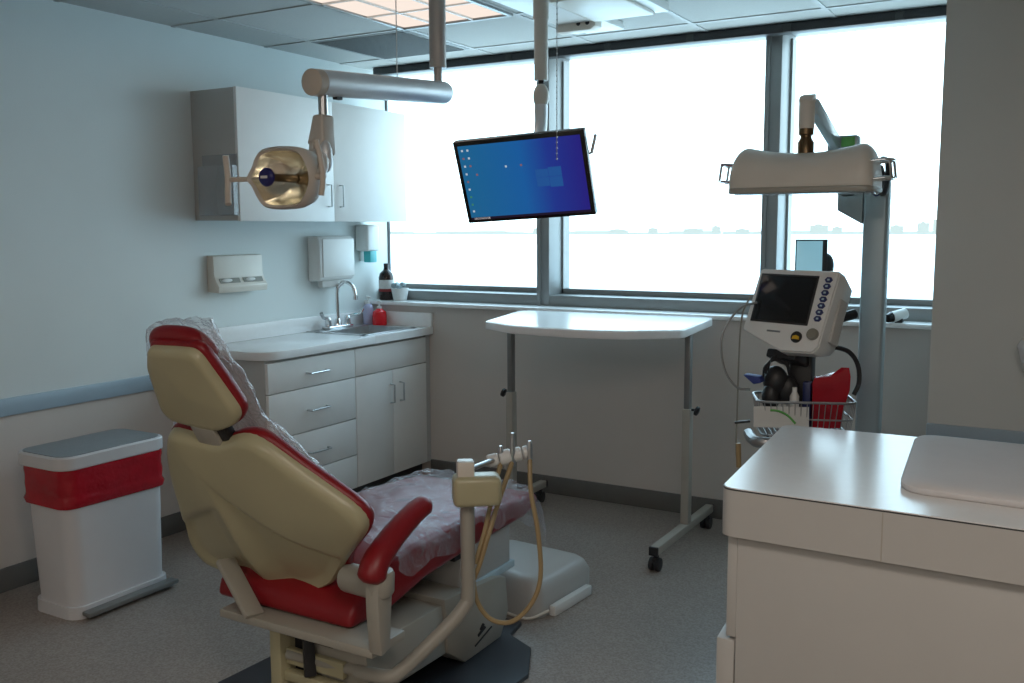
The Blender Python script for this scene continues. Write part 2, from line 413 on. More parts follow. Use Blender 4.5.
# worktop with a rounded front corner, cut out for the sink bowl
SX0, SX1, SY0, SY1 = -3.66, -3.36, 4.14, 4.56
def corner(cx, cy, r, a0, a1, n=8): return [(cx+r*math.cos(a0+(a1-a0)*k/n), cy+r*math.sin(a0+(a1-a0)*k/n)) for k in range(n+1)]
t = thing('countertop', 'white countertop with rounded corner and backsplash under the wall cabinet', 'countertop', (-3.53, 4.0, .87))
cx1 = -3.275; cr = .13
front = corner(cx1-cr, 3.30+cr, cr, -PI/2, 0)
m = MB()
m.prism([(XL, 3.30)]+front+[(cx1, SY0), (XL, SY0)], .868, .91, 'z', .003)
m.box(XL, SX0, SY0, SY1, .868, .91); m.box(SX1, cx1, SY0, SY1, .868, .91); m.box(XL, cx1, SY1, 4.688, .868, .91)
obj('slab', m, 'counter', t)
b = MB().box(XL, XL+.018, 3.31, 4.688, .91, .995, .003).box(XL, cx1, 4.668, 4.688, .91, .995, .003)
obj('backsplash', b, 'counter', t)
t = thing('sink', 'stainless drop in sink set in the white countertop', 'sink', (-3.51, 4.35, .80))
m = MB()
r = .03
for a in ((SX0-r, SX1+r, SY0-r, SY0), (SX0-r, SX1+r, SY1, SY1+r), (SX0-r-.07, SX0, SY0-r, SY1+r), (SX1, SX1+r, SY0-r, SY1+r)): m.box(*a, .909, .915, .002)
obj('rim', m, 'steel', t)
m = MB()
m.prism([(SX0, SY0), (SX1, SY0), (SX1, SY1), (SX0, SY1)], .76, .763, 'z')
m.box(SX0, SX0+.003, SY0, SY1, .76, .912); m.box(SX1-.003, SX1, SY0, SY1, .76, .912)
m.box(SX0, SX1, SY0, SY0+.003, .76, .912); m.box(SX0, SX1, SY1-.003, SY1, .76, .912)
obj('bowl', m, 'steel', t)
obj('drain', MB().lathe([(.03, .763), (.03, .767), (.01, .766)], (-3.51, 4.35, 0)), 'chrome', t)
t = thing('faucet', 'chrome gooseneck faucet with wing lever handles at the sink', 'faucet', (-3.70, 4.33, .915))
obj('base_plate', MB().box(-3.735, -3.675, 4.22, 4.44, .915, .935, .008, 3), 'chrome', t)
obj('spout', MB().lathe([(.022, .935), (.018, .96), (.012, .975)], (-3.705, 4.33, 0)).tube([(-3.705, 4.33, .96), (-3.705, 4.33, 1.12), (-3.695, 4.335, 1.165), (-3.655, 4.345, 1.188), (-3.61, 4.355, 1.165), (-3.595, 4.36, 1.12), (-3.594, 4.36, 1.095)], .011, 12, sm=5).lathe([(.014, 0), (.014, .02)], (-3.594, 4.36, 1.085)), 'chrome', t)
for s, y in ((-1, 4.245), (1, 4.415)):
    h = MB().lathe([(.02, .935), (.018, .965), (.02, .972), (.015, .985)], (-3.705, y, 0))
    h.tube([(-3.705, y, .978), (-3.69, y+s*.03, .985), (-3.675, y+s*.075, .99), (-3.668, y+s*.10, 1.02)], [.008, .007, .009, .011], 10, sm=3)
    obj('lever', h, 'chrome', t)

def bottle(name, label, cat, o, body, mats, pump=True, band=None, group=None):
    t = thing(name, label, cat, o)
    obj('body', MB().lathe(body, o), mats[0], t)
    top = body[-1][1]
    if pump:
        p = MB().lathe([(.014, top), (.014, top+.012), (.005, top+.013), (.005, top+.035), (.011, top+.036), (.011, top+.046)], o)
        p.tube([(o[0], o[1], o[2]+top+.041), (o[0]+.03, o[1]-.01, o[2]+top+.036)], .004, 8)
        obj('pump', p, mats[1], t)
    else: obj('cap', MB().lathe([(.015, top), (.015, top+.025), (.006, top+.026)], o), mats[1], t)
    if band: obj('label_band', MB().lathe([(band[0], band[1]), (band[0], band[2])], o), mats[2], t)
    return t
bottle('soap_bottle', 'red liquid soap pump bottle on the counter by the sink', 'soap bottle', (-3.615, 4.61, .91), [(.038, 0), (.044, .008), (.044, .06), (.04, .085), (.02, .10), (.014, .105)], ('redsoap', 'white'))
bottle('sanitizer_bottle', 'lilac pump bottle standing behind the red soap bottle', 'bottle', (-3.705, 4.615, .91), [(.028, 0), (.032, .006), (.032, .10), (.026, .12), (.014, .13)], ('lilac', 'white'))
bt = bottle('solution_bottle', 'dark brown bottle with pale label on the window ledge', 'bottle', (-3.670, 4.755, 1.056), [(.043, 0), (.047, .006), (.047, .14), (.040, .165), (.018, .185), (.015, .20)], ('brown', 'dark'), pump=False)
obj('paper_label', MB().lathe([(.0478, .07), (.0478, .125)], (-3.670, 4.755, 1.056)), 'label', bt)
obj('label_band', MB().lathe([(.0479, .052), (.0479, .07)], (-3.670, 4.755, 1.056)), 'labelred', bt)
t = thing('planter_cup', 'small white cup on the window ledge beside the brown bottle', 'cup', (-3.562, 4.75, 1.056))
obj('cup', MB().lathe([(.04, 0), (.055, .075), (.05, .075), (.037, .008)], (-3.562, 4.75, 1.056)), 'white', t)
cl = MB()
for k in range(9): cl.ball((-3.562+random.uniform(-.04, .04), 4.75+random.uniform(-.03, .03), 1.056+.085+random.uniform(0, .02)), random.uniform(.012, .02), seg=8)
obj('contents', cl, 'bluegrey', t)
# dispensers on the left wall
t = thing('towel_dispenser', 'white paper towel dispenser on the wall above the sink', 'dispenser', (-3.72, 4.3, 1.195))
obj('cabinet', MB().prism([(XL+.001, 1.195), (-3.685, 1.20), (-3.675, 1.22), (-3.675, 1.43), (-3.69, 1.455), (XL+.001, 1.455)], 4.155, 4.455, 'y', .012, 3), 'white', t)
obj('front_cover', MB().box(-3.677, -3.667, 4.175, 4.45, 1.22, 1.44, .005), 'white', t)
obj('paper_towel', MB().box(-3.735, -3.70, 4.20, 4.39, 1.16, 1.20, .004), 'paper', t)
t = thing('glove_dispenser', 'cream double glove box holder on the left wall beside the wall cabinet', 'dispenser', (-3.7, 3.56, 1.175))
obj('holder', MB().prism([(XL+.001, 1.18), (-3.690, 1.176), (-3.686, 1.21), (-3.705, 1.235), (-3.718, 1.265), (-3.720, 1.362), (XL+.001, 1.366)], 3.412, 3.752, 'y', .005), 'white_warm', t)
for a, b in ((3.435, 3.57), (3.595, 3.73)):
    h = obj('opening', MB().prism([(-3.700, 1.222), (-3.7125, 1.247), (-3.707, 1.249), (-3.695, 1.225)], a, b, 'y'), 'hose_grey', t)
    obj('tissue', MB().ball((-3.700, (a+b)/2-.02, 1.238), (.008, .035, .010), seg=10), 'white', h)
t = thing('soap_dispenser', 'white wall soap dispenser with teal lever beside the window', 'dispenser', (-3.71, 4.63, 1.29))
obj('housing', MB().box(XL+.001, -3.67, 4.58, 4.70, 1.36, 1.52, .015, 3), 'white', t)
obj('lever', MB().box(-3.725, -3.672, 4.605, 4.67, 1.292, 1.362, .006), 'teal', t)
obj('back_plate', MB().box(XL+.001, XL+.012, 4.62, 4.69, 1.30, 1.37, .003), 'white', t)

# ------------------------------------------------------------------ waste bin
def rrect(x0, x1, y0, y1, r, n=6):
    return corner(x1-r, y0+r, r, -PI/2, 0, n)+corner(x1-r, y1-r, r, 0, PI/2, n)+corner(x0+r, y1-r, r, PI/2, PI, n)+corner(x0+r, y0+r, r, PI, 1.5*PI, n)
def loft(mb, loops, mi=0, cap=True, cap0=True):
    t = bmesh.new(); R = [[t.verts.new(V(p)) for p in l] for l in loops]; n = len(R[0])
    for a, b in zip(R, R[1:]):
        for k in range(n): t.faces.new((a[k], a[(k+1) % n], b[(k+1) % n], b[k]))
    if cap:
        if cap0: t.faces.new(R[0][::-1])
        t.faces.new(R[-1])
    return mb.add(t, mi)
def L3(poly, z): return [(x, y, z) for x, y in poly]
t = thing('waste_bin', 'white step bin with red liner and grey lid by the left wall', 'bin', (-3.38, 2.42, 0))
bx = (-3.50, -3.225, 2.20, 2.66)
m = MB(); loft(m, [L3(rrect(-3.49, -3.235, 2.21, 2.65, .06), .045), L3(rrect(-3.53, -3.245, 2.205, 2.675, .06), .59)]); obj('body', m, 'can', t)
m = MB(); loft(m, [L3(rrect(-3.50, -3.222, 2.198, 2.66, .06), .0), L3(rrect(-3.50, -3.224, 2.20, 2.66, .06), .048)]); obj('base', m, 'can', t)
loops = []
for k in range(9):
    z = .435+.152*k/8; w = .007+.002*math.sin(k*1.9)+(.003 if k == 1 else 0)
    loops.append([(x+.004*noise.noise(V((x*14, y*14, z*30))), y+.004*noise.noise(V((y*14, x*14, z*30+9))), z+(.012*noise.noise(V((x*6, y*6, 3))) if k < 6 else 0)) for x, y in rrect(-3.525-w, -3.242+w, 2.205-w, 2.67+w, .06, 10)])
m = MB(); loft(m, loops, cap=False); obj('liner_bag', m, 'redbag', t, ang=80)
m = MB(); loft(m, [L3(rrect(-3.552, -3.238, 2.19, 2.69, .065), .588), L3(rrect(-3.552, -3.238, 2.19, 2.69, .065), .632), L3(rrect(-3.547, -3.243, 2.195, 2.685, .06), .638)]); obj('lid_rim', m, 'can', t)
m = MB(); loft(m, [L3(rrect(-3.538, -3.252, 2.204, 2.676, .055), .637), L3(rrect(-3.538, -3.252, 2.204, 2.676, .055), .641)]); obj('lid_panel', m, 'lid', t)
m = MB().box(-3.222, -3.175, 2.225, 2.655, .016, .036, .007).box(-3.222, -3.195, 2.24, 2.64, .006, .018, .002)
obj('pedal', m, 'greypole', t)

# ------------------------------------------------------------------ dental chair (faces the window, headrest towards the room)
chair = thing('dental_chair', 'red dental chair with cream back shell and plastic covers', 'dental chair', (-2.0, 2.5, 0))
A0 = V((0, 2.10, .45)); LD = V((0, -.488, .873)); ND = V((0, -.873, -.488))     # ND points out of the back of the chair
def PB(x, s, o): return V((x, 0, 0))+A0+LD*s+ND*o
def resample(poly, n):
    p = [V((a, b, 0)) for a, b in poly]; p.append(p[0]); L = [0]
    for a, b in zip(p, p[1:]): L.append(L[-1]+(b-a).length)
    o = []; j = 0
    for k in range(n):
        d = L[-1]*k/n
        while L[j+1] < d: j += 1
        q = p[j].lerp(p[j+1], (d-L[j])/max(1e-9, L[j+1]-L[j])); o.append(q)
    for _ in range(2): o = [(o[k-1]+o[k]*2+o[(k+1) % n])/4 for k in range(n)]
    return o
def dome(poly, prof, hfun=None, n=96, cen=None):
    """solid pad or shell: rings of the outline shrunk towards its centre, offset along ND by prof(r)"""
    o = resample(poly, n); c = cen or sum(o, V((0, 0, 0)))/n
    t = bmesh.new(); R = []
    for r, h in prof:
        ring = []
        for q in o:
            p = c+(q-c)*r; hh = h+(hfun(p.x, p.y)*min(1, (1-r)*8) if hfun else 0)
            ring.append(t.verts.new(PB(p.x, p.y, hh)))
        R.append(ring)
    for a, b in zip(R, R[1:]):
        for k in range(n): t.faces.new((a[k], a[(k+1) % n], b[(k+1) % n], b[k]))
    t.faces.new(R[0][::-1]); t.faces.new(R[-1])
    return t
BACK = [(-2.187, .565), (-2.12, .553), (-2.00, .538), (-1.897, .578), (-1.842, .578), (-1.799, .542), (-1.733, .48), (-1.664, .423), (-1.602, .371), (-1.576, .338), (-1.575, .309), (-1.604, .263), (-1.66, .206), (-1.719, .144), (-1.823, .017), (-1.909, -.035), (-2.019, -.045), (-2.122, -.05), (-2.236, -.052), (-2.345, -.054), (-2.405, -.028), (-2.41, .056), (-2.375, .14), (-2.33, .256), (-2.3, .353), (-2.252, .463)]
def ridge(x, s):
    d = abs(x+2.09); sr = .40-1.0*d+.9*d*d if x > -2.09 else .32-.55*d
    amp = .03*min(1, d/.09)
    return -amp*(1/(1+math.exp((s-sr)/.005)))
prof = [(1.0, -.008), (1.0, .004), (.985, .018), (.965, .028)]+[(1-.045-.955*k/26, .028+.034*(1-(1-(.045+.955*k/26))**2)) for k in range(1, 25)]
m = MB(); m.add(dome(BACK, prof, ridge)); obj('back_shell', m, 'cream', chair, ang=60)
PADB = [(x+(.004 if x > -2 else -.004), s+(.004 if s > .5 else 0)) for x, s in BACK if s > .1]+[(-1.76, .05), (-2.30, .05)]
PADB = sorted(PADB, key=lambda p: math.atan2(p[1]-.3, p[0]+2.0))
m = MB(); m.add(dome(PADB, [(.97, -.002), (.995, -.007), (1.0, -.02), (.985, -.034), (.93, -.044), (.7, -.05), (.3, -.05), (.05, -.05)])); obj('back_pad', m, 'red', chair, ang=60)
HEAD = [(-2.080, .855), (-1.982, .858), (-1.912, .858), (-1.896, .842), (-1.874, .756), (-1.853, .667), (-1.866, .641), (-1.898, .613), (-1.968, .585), (-2.036, .587), (-2.111, .595), (-2.149, .604), (-2.164, .635), (-2.142, .722), (-2.119, .798)]
prof = [(1.0, -.005), (1.0, .004), (.975, .016), (.94, .022)]+[(.93-.9*k/8, .022+.012*k/8) for k in range(1, 9)]
m = MB(); m.add(dome(HEAD, prof)); obj('headrest_shell', m, 'cream', chair, ang=60)
HP = [(x+(.006 if x > -2 else -.002), s+(.010 if s > .7 else 0)) for x, s in HEAD]
m = MB(); m.add(dome(HP, [(.97, -.002), (.995, -.006), (1.0, -.015), (.985, -.026), (.93, -.034), (.6, -.04), (.2, -.04), (.05, -.04)])); obj('headrest_pad', m, 'red', chair, ang=60)
# head bolster: a soft roll that bends down at its ends
bp = smooth_pts([PB(-2.105, .832, -.040), PB(-2.085, .857, -.040), PB(-2.04, .866, -.040), PB(-1.97, .864, -.040), PB(-1.93, .845, -.038), PB(-1.905, .80, -.036)], 4)
m = MB(); m.tube(bp, [.008]+[.024]*(len(bp)-2)+[.008], 14)
obj('head_bolster', m, 'red', chair, ang=60)
m = MB(); c0 = PB(-2.02, .575, .0)
mx = Matrix.Translation(c0) @ Matrix(((1, 0, 0, 0), (0, LD.y, ND.y, 0), (0, LD.z, ND.z, 0), (0, 0, 0, 1)))
m.box(-.05, .04, -.05, .05, -.02, .022, .005, 2, 0, mx); obj('headrest_bracket', m, 'cream_pale', chair)
m = MB().box(.03, .07, -.03, .025, -.02, .012, .003, 2, 0, mx); obj('bracket_gap_shade', m, 'dark', chair)  # dark box standing in for the shaded gap beside the bracket
# seat: a side profile stretched across, rounded edges
sp = [(2.12, .455), (2.05, .405), (2.035, .352), (2.22, .345), (2.42, .385), (2.75, .405), (3.06, .412), (3.14, .43), (3.17, .46), (3.14, .49), (3.0, .505), (2.7, .52), (2.35, .515), (2.2, .50)]
m = MB(); m.prism(sp, -2.27, -1.725, 'x', .02, 3); obj('seat', m, 'red', chair, ang=50)
m = MB(); m.box(-2.19, -1.60, 1.975, 2.13, .320, .347, .005).box(-2.12, -1.86, 2.1, 2.95, .32, .395, .01); obj('seat_frame', m, 'cream_pale', chair)
m = MB(); m.bar((-2.215, 2.03, .48), (-2.05, 1.985, .348), .02, .065, .006, up=(0, 1, 0)); obj('back_bracket', m, 'cream_pale', chair)
m = MB(); m.tube([(-1.745, 2.06, .500), (-1.605, 2.02, .518)], .042, 18); obj('hinge_barrel', m, 'cream_pale', chair)
m = MB(); m.prism([(1.975, .335), (2.015, .345), (2.022, .42), (2.03, .52), (2.015, .57), (1.975, .57), (1.962, .52), (1.966, .42)], -1.610, -1.565, 'x', .006); obj('arm_bracket', m, 'cream_pale', chair)
m = MB(); m.lathe([(.0, -.045), (.03, -.042), (.038, -.03), (.040, .02), (.035, .03)], (-1.585, 2.0, .54), (0, 0, 1)); obj('arm_knuckle', m, 'cream_pale', chair)
ap = smooth_pts([(-1.588, 1.962, .545), (-1.588, 1.98, .59), (-1.588, 2.03, .628), (-1.586, 2.10, .665), (-1.584, 2.17, .692), (-1.582, 2.225, .705)], 5)
m = MB(); n = len(ap); m.tube(ap, [.022 if k == 0 else .036 if k == 1 else .043-.012*k/n if k < n-2 else .026 if k == n-2 else .016 for k in range(n)], 16, asp=.9); obj('armrest', m, 'red', chair, ang=60)
# base: floor plate, lift housing, support box
pl = [(-2.35, 2.1), (-1.72, 2.1), (-1.50, 2.32), (-1.49, 2.66), (-1.58, 2.84), (-1.70, 2.90), (-1.72, 3.02), (-2.30, 3.02)]
m = MB().prism(pl, 0, .018, 'z', .004); obj('floor_plate', m, 'dark_blue', chair)
m = MB()
m.prism([(2.50, .285), (2.83, .255), (2.90, .235), (2.915, .10), (2.86, .018), (2.62, .018), (2.52, .09)], -1.98, -1.715, 'x', .008)
m.prism([(2.10, .27), (2.5, .265), (2.52, .09), (2.12, .10)], -1.97, -1.725, 'x', .006)
obj('lift_housing', m, 'cream_pale', chair)
m = MB(); m.box(-2.07, -2.025, 2.06, 2.6, .018, .292, .006).box(-2.03, -1.74, 2.075, 2.11, .115, .145, .004).box(-2.03, -1.80, 2.085, 2.105, .165, .215, .003)
obj('rear_frame', m, 'cream', chair)
m = MB(); m.box(-2.03, -1.84, 2.09, 2.13, .25, .292, .004).bar((-1.935, 2.085, .285), (-1.915, 2.07, .155), .035, .02, .003).box(-2.02, -1.74, 2.12, 2.16, .018, .28)
obj('linkage', m, 'dark', chair)
m = MB(); m.box(-2.18, -1.745, 2.64, 2.98, .262, .405, .010); obj('support_box', m, 'lam_grey', chair)
m = MB(); m.box(-2.19, -1.738, 2.61, 3.0, .238, .264, .003); obj('support_plate', m, 'cool_lid', chair)
m = MB(); m.box(-1.83, -1.742, 2.60, 2.68, .375, .402, .006); obj('seat_switch', m, 'dark', chair)
m = MB()
m.tube([(-1.713, 2.70, .085), (-1.713, 2.745, .10)], .005, 6).tube([(-1.713, 2.715, .10), (-1.713, 2.735, .115)], .006, 6).tube([(-1.713, 2.68, .055), (-1.713, 2.79, .085)], .003, 6)
obj('maker_mark', m, 'dark', chair)

# plastic covers, separate sheets lying on the chair
def sheet(u, v):
    x = -2.275+u*.585; y = 2.24+v*.95
    z = .540-.02*v
    e = 0
    if u > .88: x = -2.275+.88*.585+min(1, (u-.88)/.05)*.055; e = (u-.88)/.12; z -= e*(.07+.03*math.sin(v*9)+.02*math.sin(v*23)+.03*v)
    if u < .08: z -= (.08-u)*.8
    if v > .93: y = 3.1235+(v-.93)*1.1; z -= ((v-.93)/.07)**1.5*(.10+.06*u) 
    nz = noise.noise(V((x*9, y*7, 1)))*.012+noise.noise(V((x*22, y*18, 4)))*.008+abs(noise.noise(V((x*13, y*16, 8))))*.02
    return V((x+noise.noise(V((y*12, x*9, 5)))*.008, y+.01*noise.noise(V((x*15, y*3, 2))), z+nz*(1-.4*e)))
m = MB().grid(sheet, 70, 100)
tag(obj('seat_cover', m, 'film_seat', ang=180), 'clear crumpled plastic sheet spread over the red chair seat', 'plastic sheet')
def sleeve(u, v):
    # wraps round the headrest and hangs onto the upper back
    s = .905-.60*v; hw = .085+.06*min(1, v*2.2) if v < .55 else .155+.30*(v-.55)
    a = PI*(u*1.3-.15)
    bul = .046+.02*math.sin(v*7)+.02*noise.noise(V((u*5, v*6, 2)))
    c = math.cos(a); right = max(0, -c)
    x = -1.995-.05*min(1, v*2)*(1-v)*2-c*(hw+.012+.01*noise.noise(V((u*3, v*8, 7))))+right*(.03*math.sin(v*PI)+.01)+(.07*max(0, v-.5) if c < 0 else 0)
    o = -.03-math.sin(a)*bul-right*.02
    if v < .05: s -= (.05-v)*.2
    k = noise.noise(V((u*10, v*12, 1)))*.012+abs(noise.noise(V((u*22, v*9, 3))))*.014
    return PB(x, s, o-k)
m = MB().grid(sleeve, 70, 70)
tag(obj('headrest_cover', m, 'film', ang=180), 'clear plastic sleeve pulled over the chair headrest and upper back', 'plastic sleeve')

# ------------------------------------------------------------------ instrument arm beside the chair
t = thing('instrument_arm', 'cream instrument arm on a bent tube beside the chair', 'instrument arm', (-1.6, 2.2, .2))
m = MB(); m.tube([(-2.02, 2.09, .195), (-1.70, 2.11, .195)], .017, 12).tube(smooth_pts([(-1.76, 2.10, .195), (-1.66, 2.12, .195), (-1.625, 2.15, .215), (-1.54, 2.25, .32), (-1.505, 2.30, .38), (-1.50, 2.31, .43), (-1.50, 2.31, .70)], 6), .0215, 14)
obj('tube', m, 'cream_pale', t)
hm = Matrix.Translation(V((-1.455, 2.30, .742))) @ rz(38)
m = MB(); m.box(-.075, .066, -.04, .045, -.045, .045, .018, 3, 0, hm); obj('control_block', m, 'cream', t)
m = MB(); m.box(-.062, -.012, -.025, .025, .04, .088, .006, 2, 0, hm); obj('pivot_cap', m, 'white_warm', t)
m = MB(); m.tube([(-1.50, 2.34, .79), (-1.493, 2.47, .792)], .008, 10); obj('holder_rod', m, 'steel', t)
hb = V((-1.515, 2.45, .785)); hd = (V((-1.405, 2.53, .815))-hb).normalized()
for k, (a, b, r) in enumerate(((0, .035, .020), (.038, .075, .024), (.078, .108, .022), (.112, .130, .020))):
    m = MB(); m.lathe([(r*.85, a), (r, a+.004), (r, b-.004), (r*.85, b)], hb, hd); obj('holder', m, 'white', t)
for k, q in enumerate(((-1.478, 2.49, .80), (-1.445, 2.505, .806), (-1.402, 2.535, .815))):
    m = MB(); m.tube([V(q)+V((.0, -.02, -.035)), V(q)+V((0, -.022, .02)), V(q)+V((0, -.022, .035 if k != 1 else .07))], [.009, .009, .005], 10)
    obj('instrument', m, 'steel', t)
hs = [[(-1.402, 2.515, .80), (-1.385, 2.49, .70), (-1.352, 2.475, .58), (-1.335, 2.46, .45), (-1.352, 2.435, .37), (-1.40, 2.40, .315), (-1.455, 2.37, .32), (-1.492, 2.35, .375), (-1.50, 2.335, .46)],
      [(-1.445, 2.485, .79), (-1.452, 2.42, .69), (-1.465, 2.37, .58), (-1.485, 2.34, .48), (-1.52, 2.30, .38), (-1.56, 2.25, .30)],
      [(-1.478, 2.47, .785), (-1.472, 2.41, .70), (-1.475, 2.37, .60), (-1.49, 2.335, .50)]]
for p in hs: obj('hose', MB().tube(p, .0075, 8, sm=6), 'hose', t)
# floor box at the foot of the chair
t = thing('utility_box', 'pale grey rounded floor box beyond the foot of the chair', 'floor box', (-1.9, 3.3, 0))
um = Matrix.Translation(V((-1.895, 3.315, 0))) @ rz(-5)
m = MB(); m.add(bmesh.new())
lp = [rrect(-.225, .225, -.205, .215, .05), rrect(-.225, .225, -.205, .215, .05), rrect(-.21, .21, -.19, .20, .05), rrect(-.19, .19, -.17, .18, .045), rrect(-.16, .16, -.14, .15, .04)]
loft(m, [[tuple(um @ V((x, y, z))) for x, y in l] for l, z in zip(lp, (.0, .09, .125, .142, .148))]); obj('cover', m, 'lam_grey', t, ang=50)
m = MB(); m.box(.232, .262, -.14, .14, .0, .042, .006, 2, 0, um); obj('side_tray', m, 'white', t)
m = MB(); m.tube([um @ V(q) for q in ((-.13, -.206, .06), (-.05, -.23, .03), (.10, -.235, .012), (.2, -.23, .012), (.245, -.16, .03))], .006, 8, sm=5); obj('cable', m, 'white_warm', t)
m = MB(); m.box(-.17, -.10, -.212, -.2, .02, .075, .002, 2, 0, um); obj('cable_port', m, 'dark', t)

# ------------------------------------------------------------------ overbed table
t = thing('overbed_table', 'tall white overbed table on grey legs in front of the window', 'table', (-1.98, 4.2, 0))
top = [(-2.565, 4.475), (-2.435, 3.93), (-2.42, 3.905), (-2.21, 3.788), (-2.04, 3.768), (-1.888, 3.763), (-1.76, 3.782), (-1.646, 3.822), (-1.46, 3.955), (-1.445, 3.985), (-1.51, 4.56), (-1.53, 4.60), (-2.51, 4.54), (-2.55, 4.515)]
m = MB(); m.prism(top, 1.012, 1.05, 'z', .006, 3); obj('tabletop', m, 'counter', t)
ins = [(-2.0+(x+2.0)*.985, 4.17+(y-4.17)*.97) for x, y in top]
m = MB(); m.prism(ins, 1.0495, 1.0515, 'z'); obj('top_inlay', m, 'counter', t)
for x, y in ((-2.45, 4.2), (-1.5, 4.2)):
    m = MB(); m.box(x-.014, x+.014, y-.018, y+.018, .64, 1.012, .003); l = obj('leg', m, 'greypole', t)
    m = MB(); m.box(x-.019, x+.019, y-.024, y+.024, .10, .66, .003); obj('leg_sleeve', m, 'beigepole', l)
    s = 1 if x > -2 else -1
    m = MB(); m.tube([(x, y, .655), (x+s*.045, y, .655)], .006, 8).lathe([(.012, 0), (.022, .004), (.022, .016), (.012, .02)], (x+.035 if s > 0 else x-.055, y, .655), (1, 0, -.35)); obj('knob', m, 'dark', l)
    x2 = x-.01 if x > -2 else x
    m = MB(); m.box(x-.02, x+.02, 3.80, 4.55, .075, .112, .004); obj('base_bar', m, 'beigepole', t)
    for y2 in (3.79, 4.545): obj('end_cap', MB().box(x-.021, x+.021, y2, y2+.015, .074, .113, .003), 'dark', t)
    for y2 in (3.83, 4.51):
        m = MB(); m.tube([(x, y2, .08), (x, y2, .05)], .012, 10)
        for d in (-.014, .014): m.lathe([(.01, -.010), (.029, -.009), (.0305, 0), (.029, .009), (.01, .010)], (x+d, y2-.01, .0305), (1, 0, 0))
        m.box(x-.012, x+.012, y2-.03, y2+.01, .035, .062, .006)
        obj('caster', m, 'dark', t)
m = MB(); m.box(-2.43, -1.52, 4.18, 4.22, .985, 1.012, .003); obj('cross_rail', m, 'beigepole', t)

# ------------------------------------------------------------------ ceiling mounted operating light
lt = thing('operating_light', 'dental operating light with gold reflector on a long ceiling arm tube', 'dental light', (-1.86, 2.72, 2.46))
m = MB(); m.tube([(-1.862, 2.715, 2.46), (-1.862, 2.715, 2.03)], .028, 18).tube([(-1.862, 2.715, 2.035), (-1.862, 2.715, 1.98)], .014, 14)
obj('ceiling_post', m, 'tube_pink', lt)
ta, tb = V((-1.853, 2.095, 1.905)), V((-1.862, 2.755, 1.953))
m = MB(); d = (tb-ta).normalized(); L = (tb-ta).length
m.lathe([(.030, 0), (.037, .004), (.0375, .035)], ta-d*.018, d, 28); cap = obj('arm_end_cap', m, 'handle_tan', lt)
m = MB(); m.lathe([(.0372, .018), (.0372, L-.01), (.034, L), (.02, L+.004)], ta, d, 28); obj('arm_tube', m, 'silver', lt)
m = MB(); m.box(-.008, .008, -.012, .012, -.006, .004, 0, 2, 0, Matrix.Translation(V((-1.853, 2.19, 1.874)))); obj('stop_button', m, 'dark', lt)
m = MB(); m.tube([(-1.852, 2.125, 1.875), (-1.852, 2.125, 1.81)], .0135, 14)
obj('swivel_stem', m, 'steel', lt)
# drop arm and yoke behind the head
m = MB(); m.prism([(-1.868, 1.818), (-1.832, 1.818), (-1.828, 1.705), (-1.842, 1.705), (-1.862, 1.75), (-1.893, 1.735), (-1.880, 1.775)], 2.095, 2.15, 'y', .008, 3); obj('drop_arm', m, 'lamp_shell', lt)
m = MB(); m.tube([(-1.885, 2.12, 1.745), (-1.87, 2.10, 1.712), (-1.82, 2.07, 1.70), (-1.765, 2.02, 1.685), (-1.735, 1.985, 1.66), (-1.735, 1.96, 1.635)], .016, 12, sm=5, asp=.8); obj('yoke', m, 'lamp_shell', lt)
m = MB(); m.ball((-1.825, 2.10, 1.70), (.019, .02, .045)); obj('yoke_cover', m, 'silver', lt)
# head: faces -Y, an open rounded shell with a mirror bowl
HC = V((-1.846, 1.95, 1.635))
hm = Matrix.Translation(HC) @ rz(0) @ rx(4)
out = [(-.122, .002), (-.098, .034), (-.082, .060), (-.056, .078), (0, .084), (.062, .078), (.092, .064), (.112, .030), (.118, 0), (.110, -.030), (.088, -.062), (.060, -.080), (0, -.084), (-.058, -.078), (-.084, -.058), (-.104, -.022)]
def outl(n=64):
    p = [V((a, 0, b)) for a, b in out]; q = []
    for k in range(len(p)):
        a, b, c_, d_ = p[k-1], p[k], p[(k+1) % len(p)], p[(k+2) % len(p)]
        for j in range(4):
            t_ = j/4; q.append(.5*((2*b)+(c_-a)*t_+(2*a-5*b+4*c_-d_)*t_*t_+(3*b-a-3*c_+d_)*t_**3))
    return q
O = outl()
m = MB(); loft(m, [[tuple(hm @ V((q.x*s, y, q.z*s))) for q in O] for s, y in ((.86, -.012), (.93, -.022), (1.0, -.012), (1.0, .01), (.9, .045), (.65, .07), (.3, .08))], cap=False); obj('head_shell', m, 'lamp_shell', lt, ang=60)
m = MB(); loft(m, [[tuple(hm @ V((q.x*s, y, q.z*s))) for q in O] for s, y in ((.87, -.014), (.80, .005), (.65, .03), (.45, .046), (.25, .053), (.05, .055))], cap0=False); obj('reflector', m, 'lampgold', lt, ang=60)
m = MB(); m.lathe([(.004, -.066), (.020, -.065), (.025, -.058), (.025, -.052), (.012, -.05)], HC+V((-.006, 0, .0)), (0, 1, 0), 24); bd = obj('bulb_shield', m, 'badge', lt)
obj('bulb_stem', MB().lathe([(.010, -.052), (.012, .052)], HC+V((-.006, 0, 0)), (0, 1, 0)), 'brass', lt)
m = MB(); m.box(-.012, .012, -.0665, -.066, -.0035, .0035, 0, 2, 0, Matrix.Translation(HC+V((-.006, 0, 0)))); obj('badge_mark', m, 'label', bd)
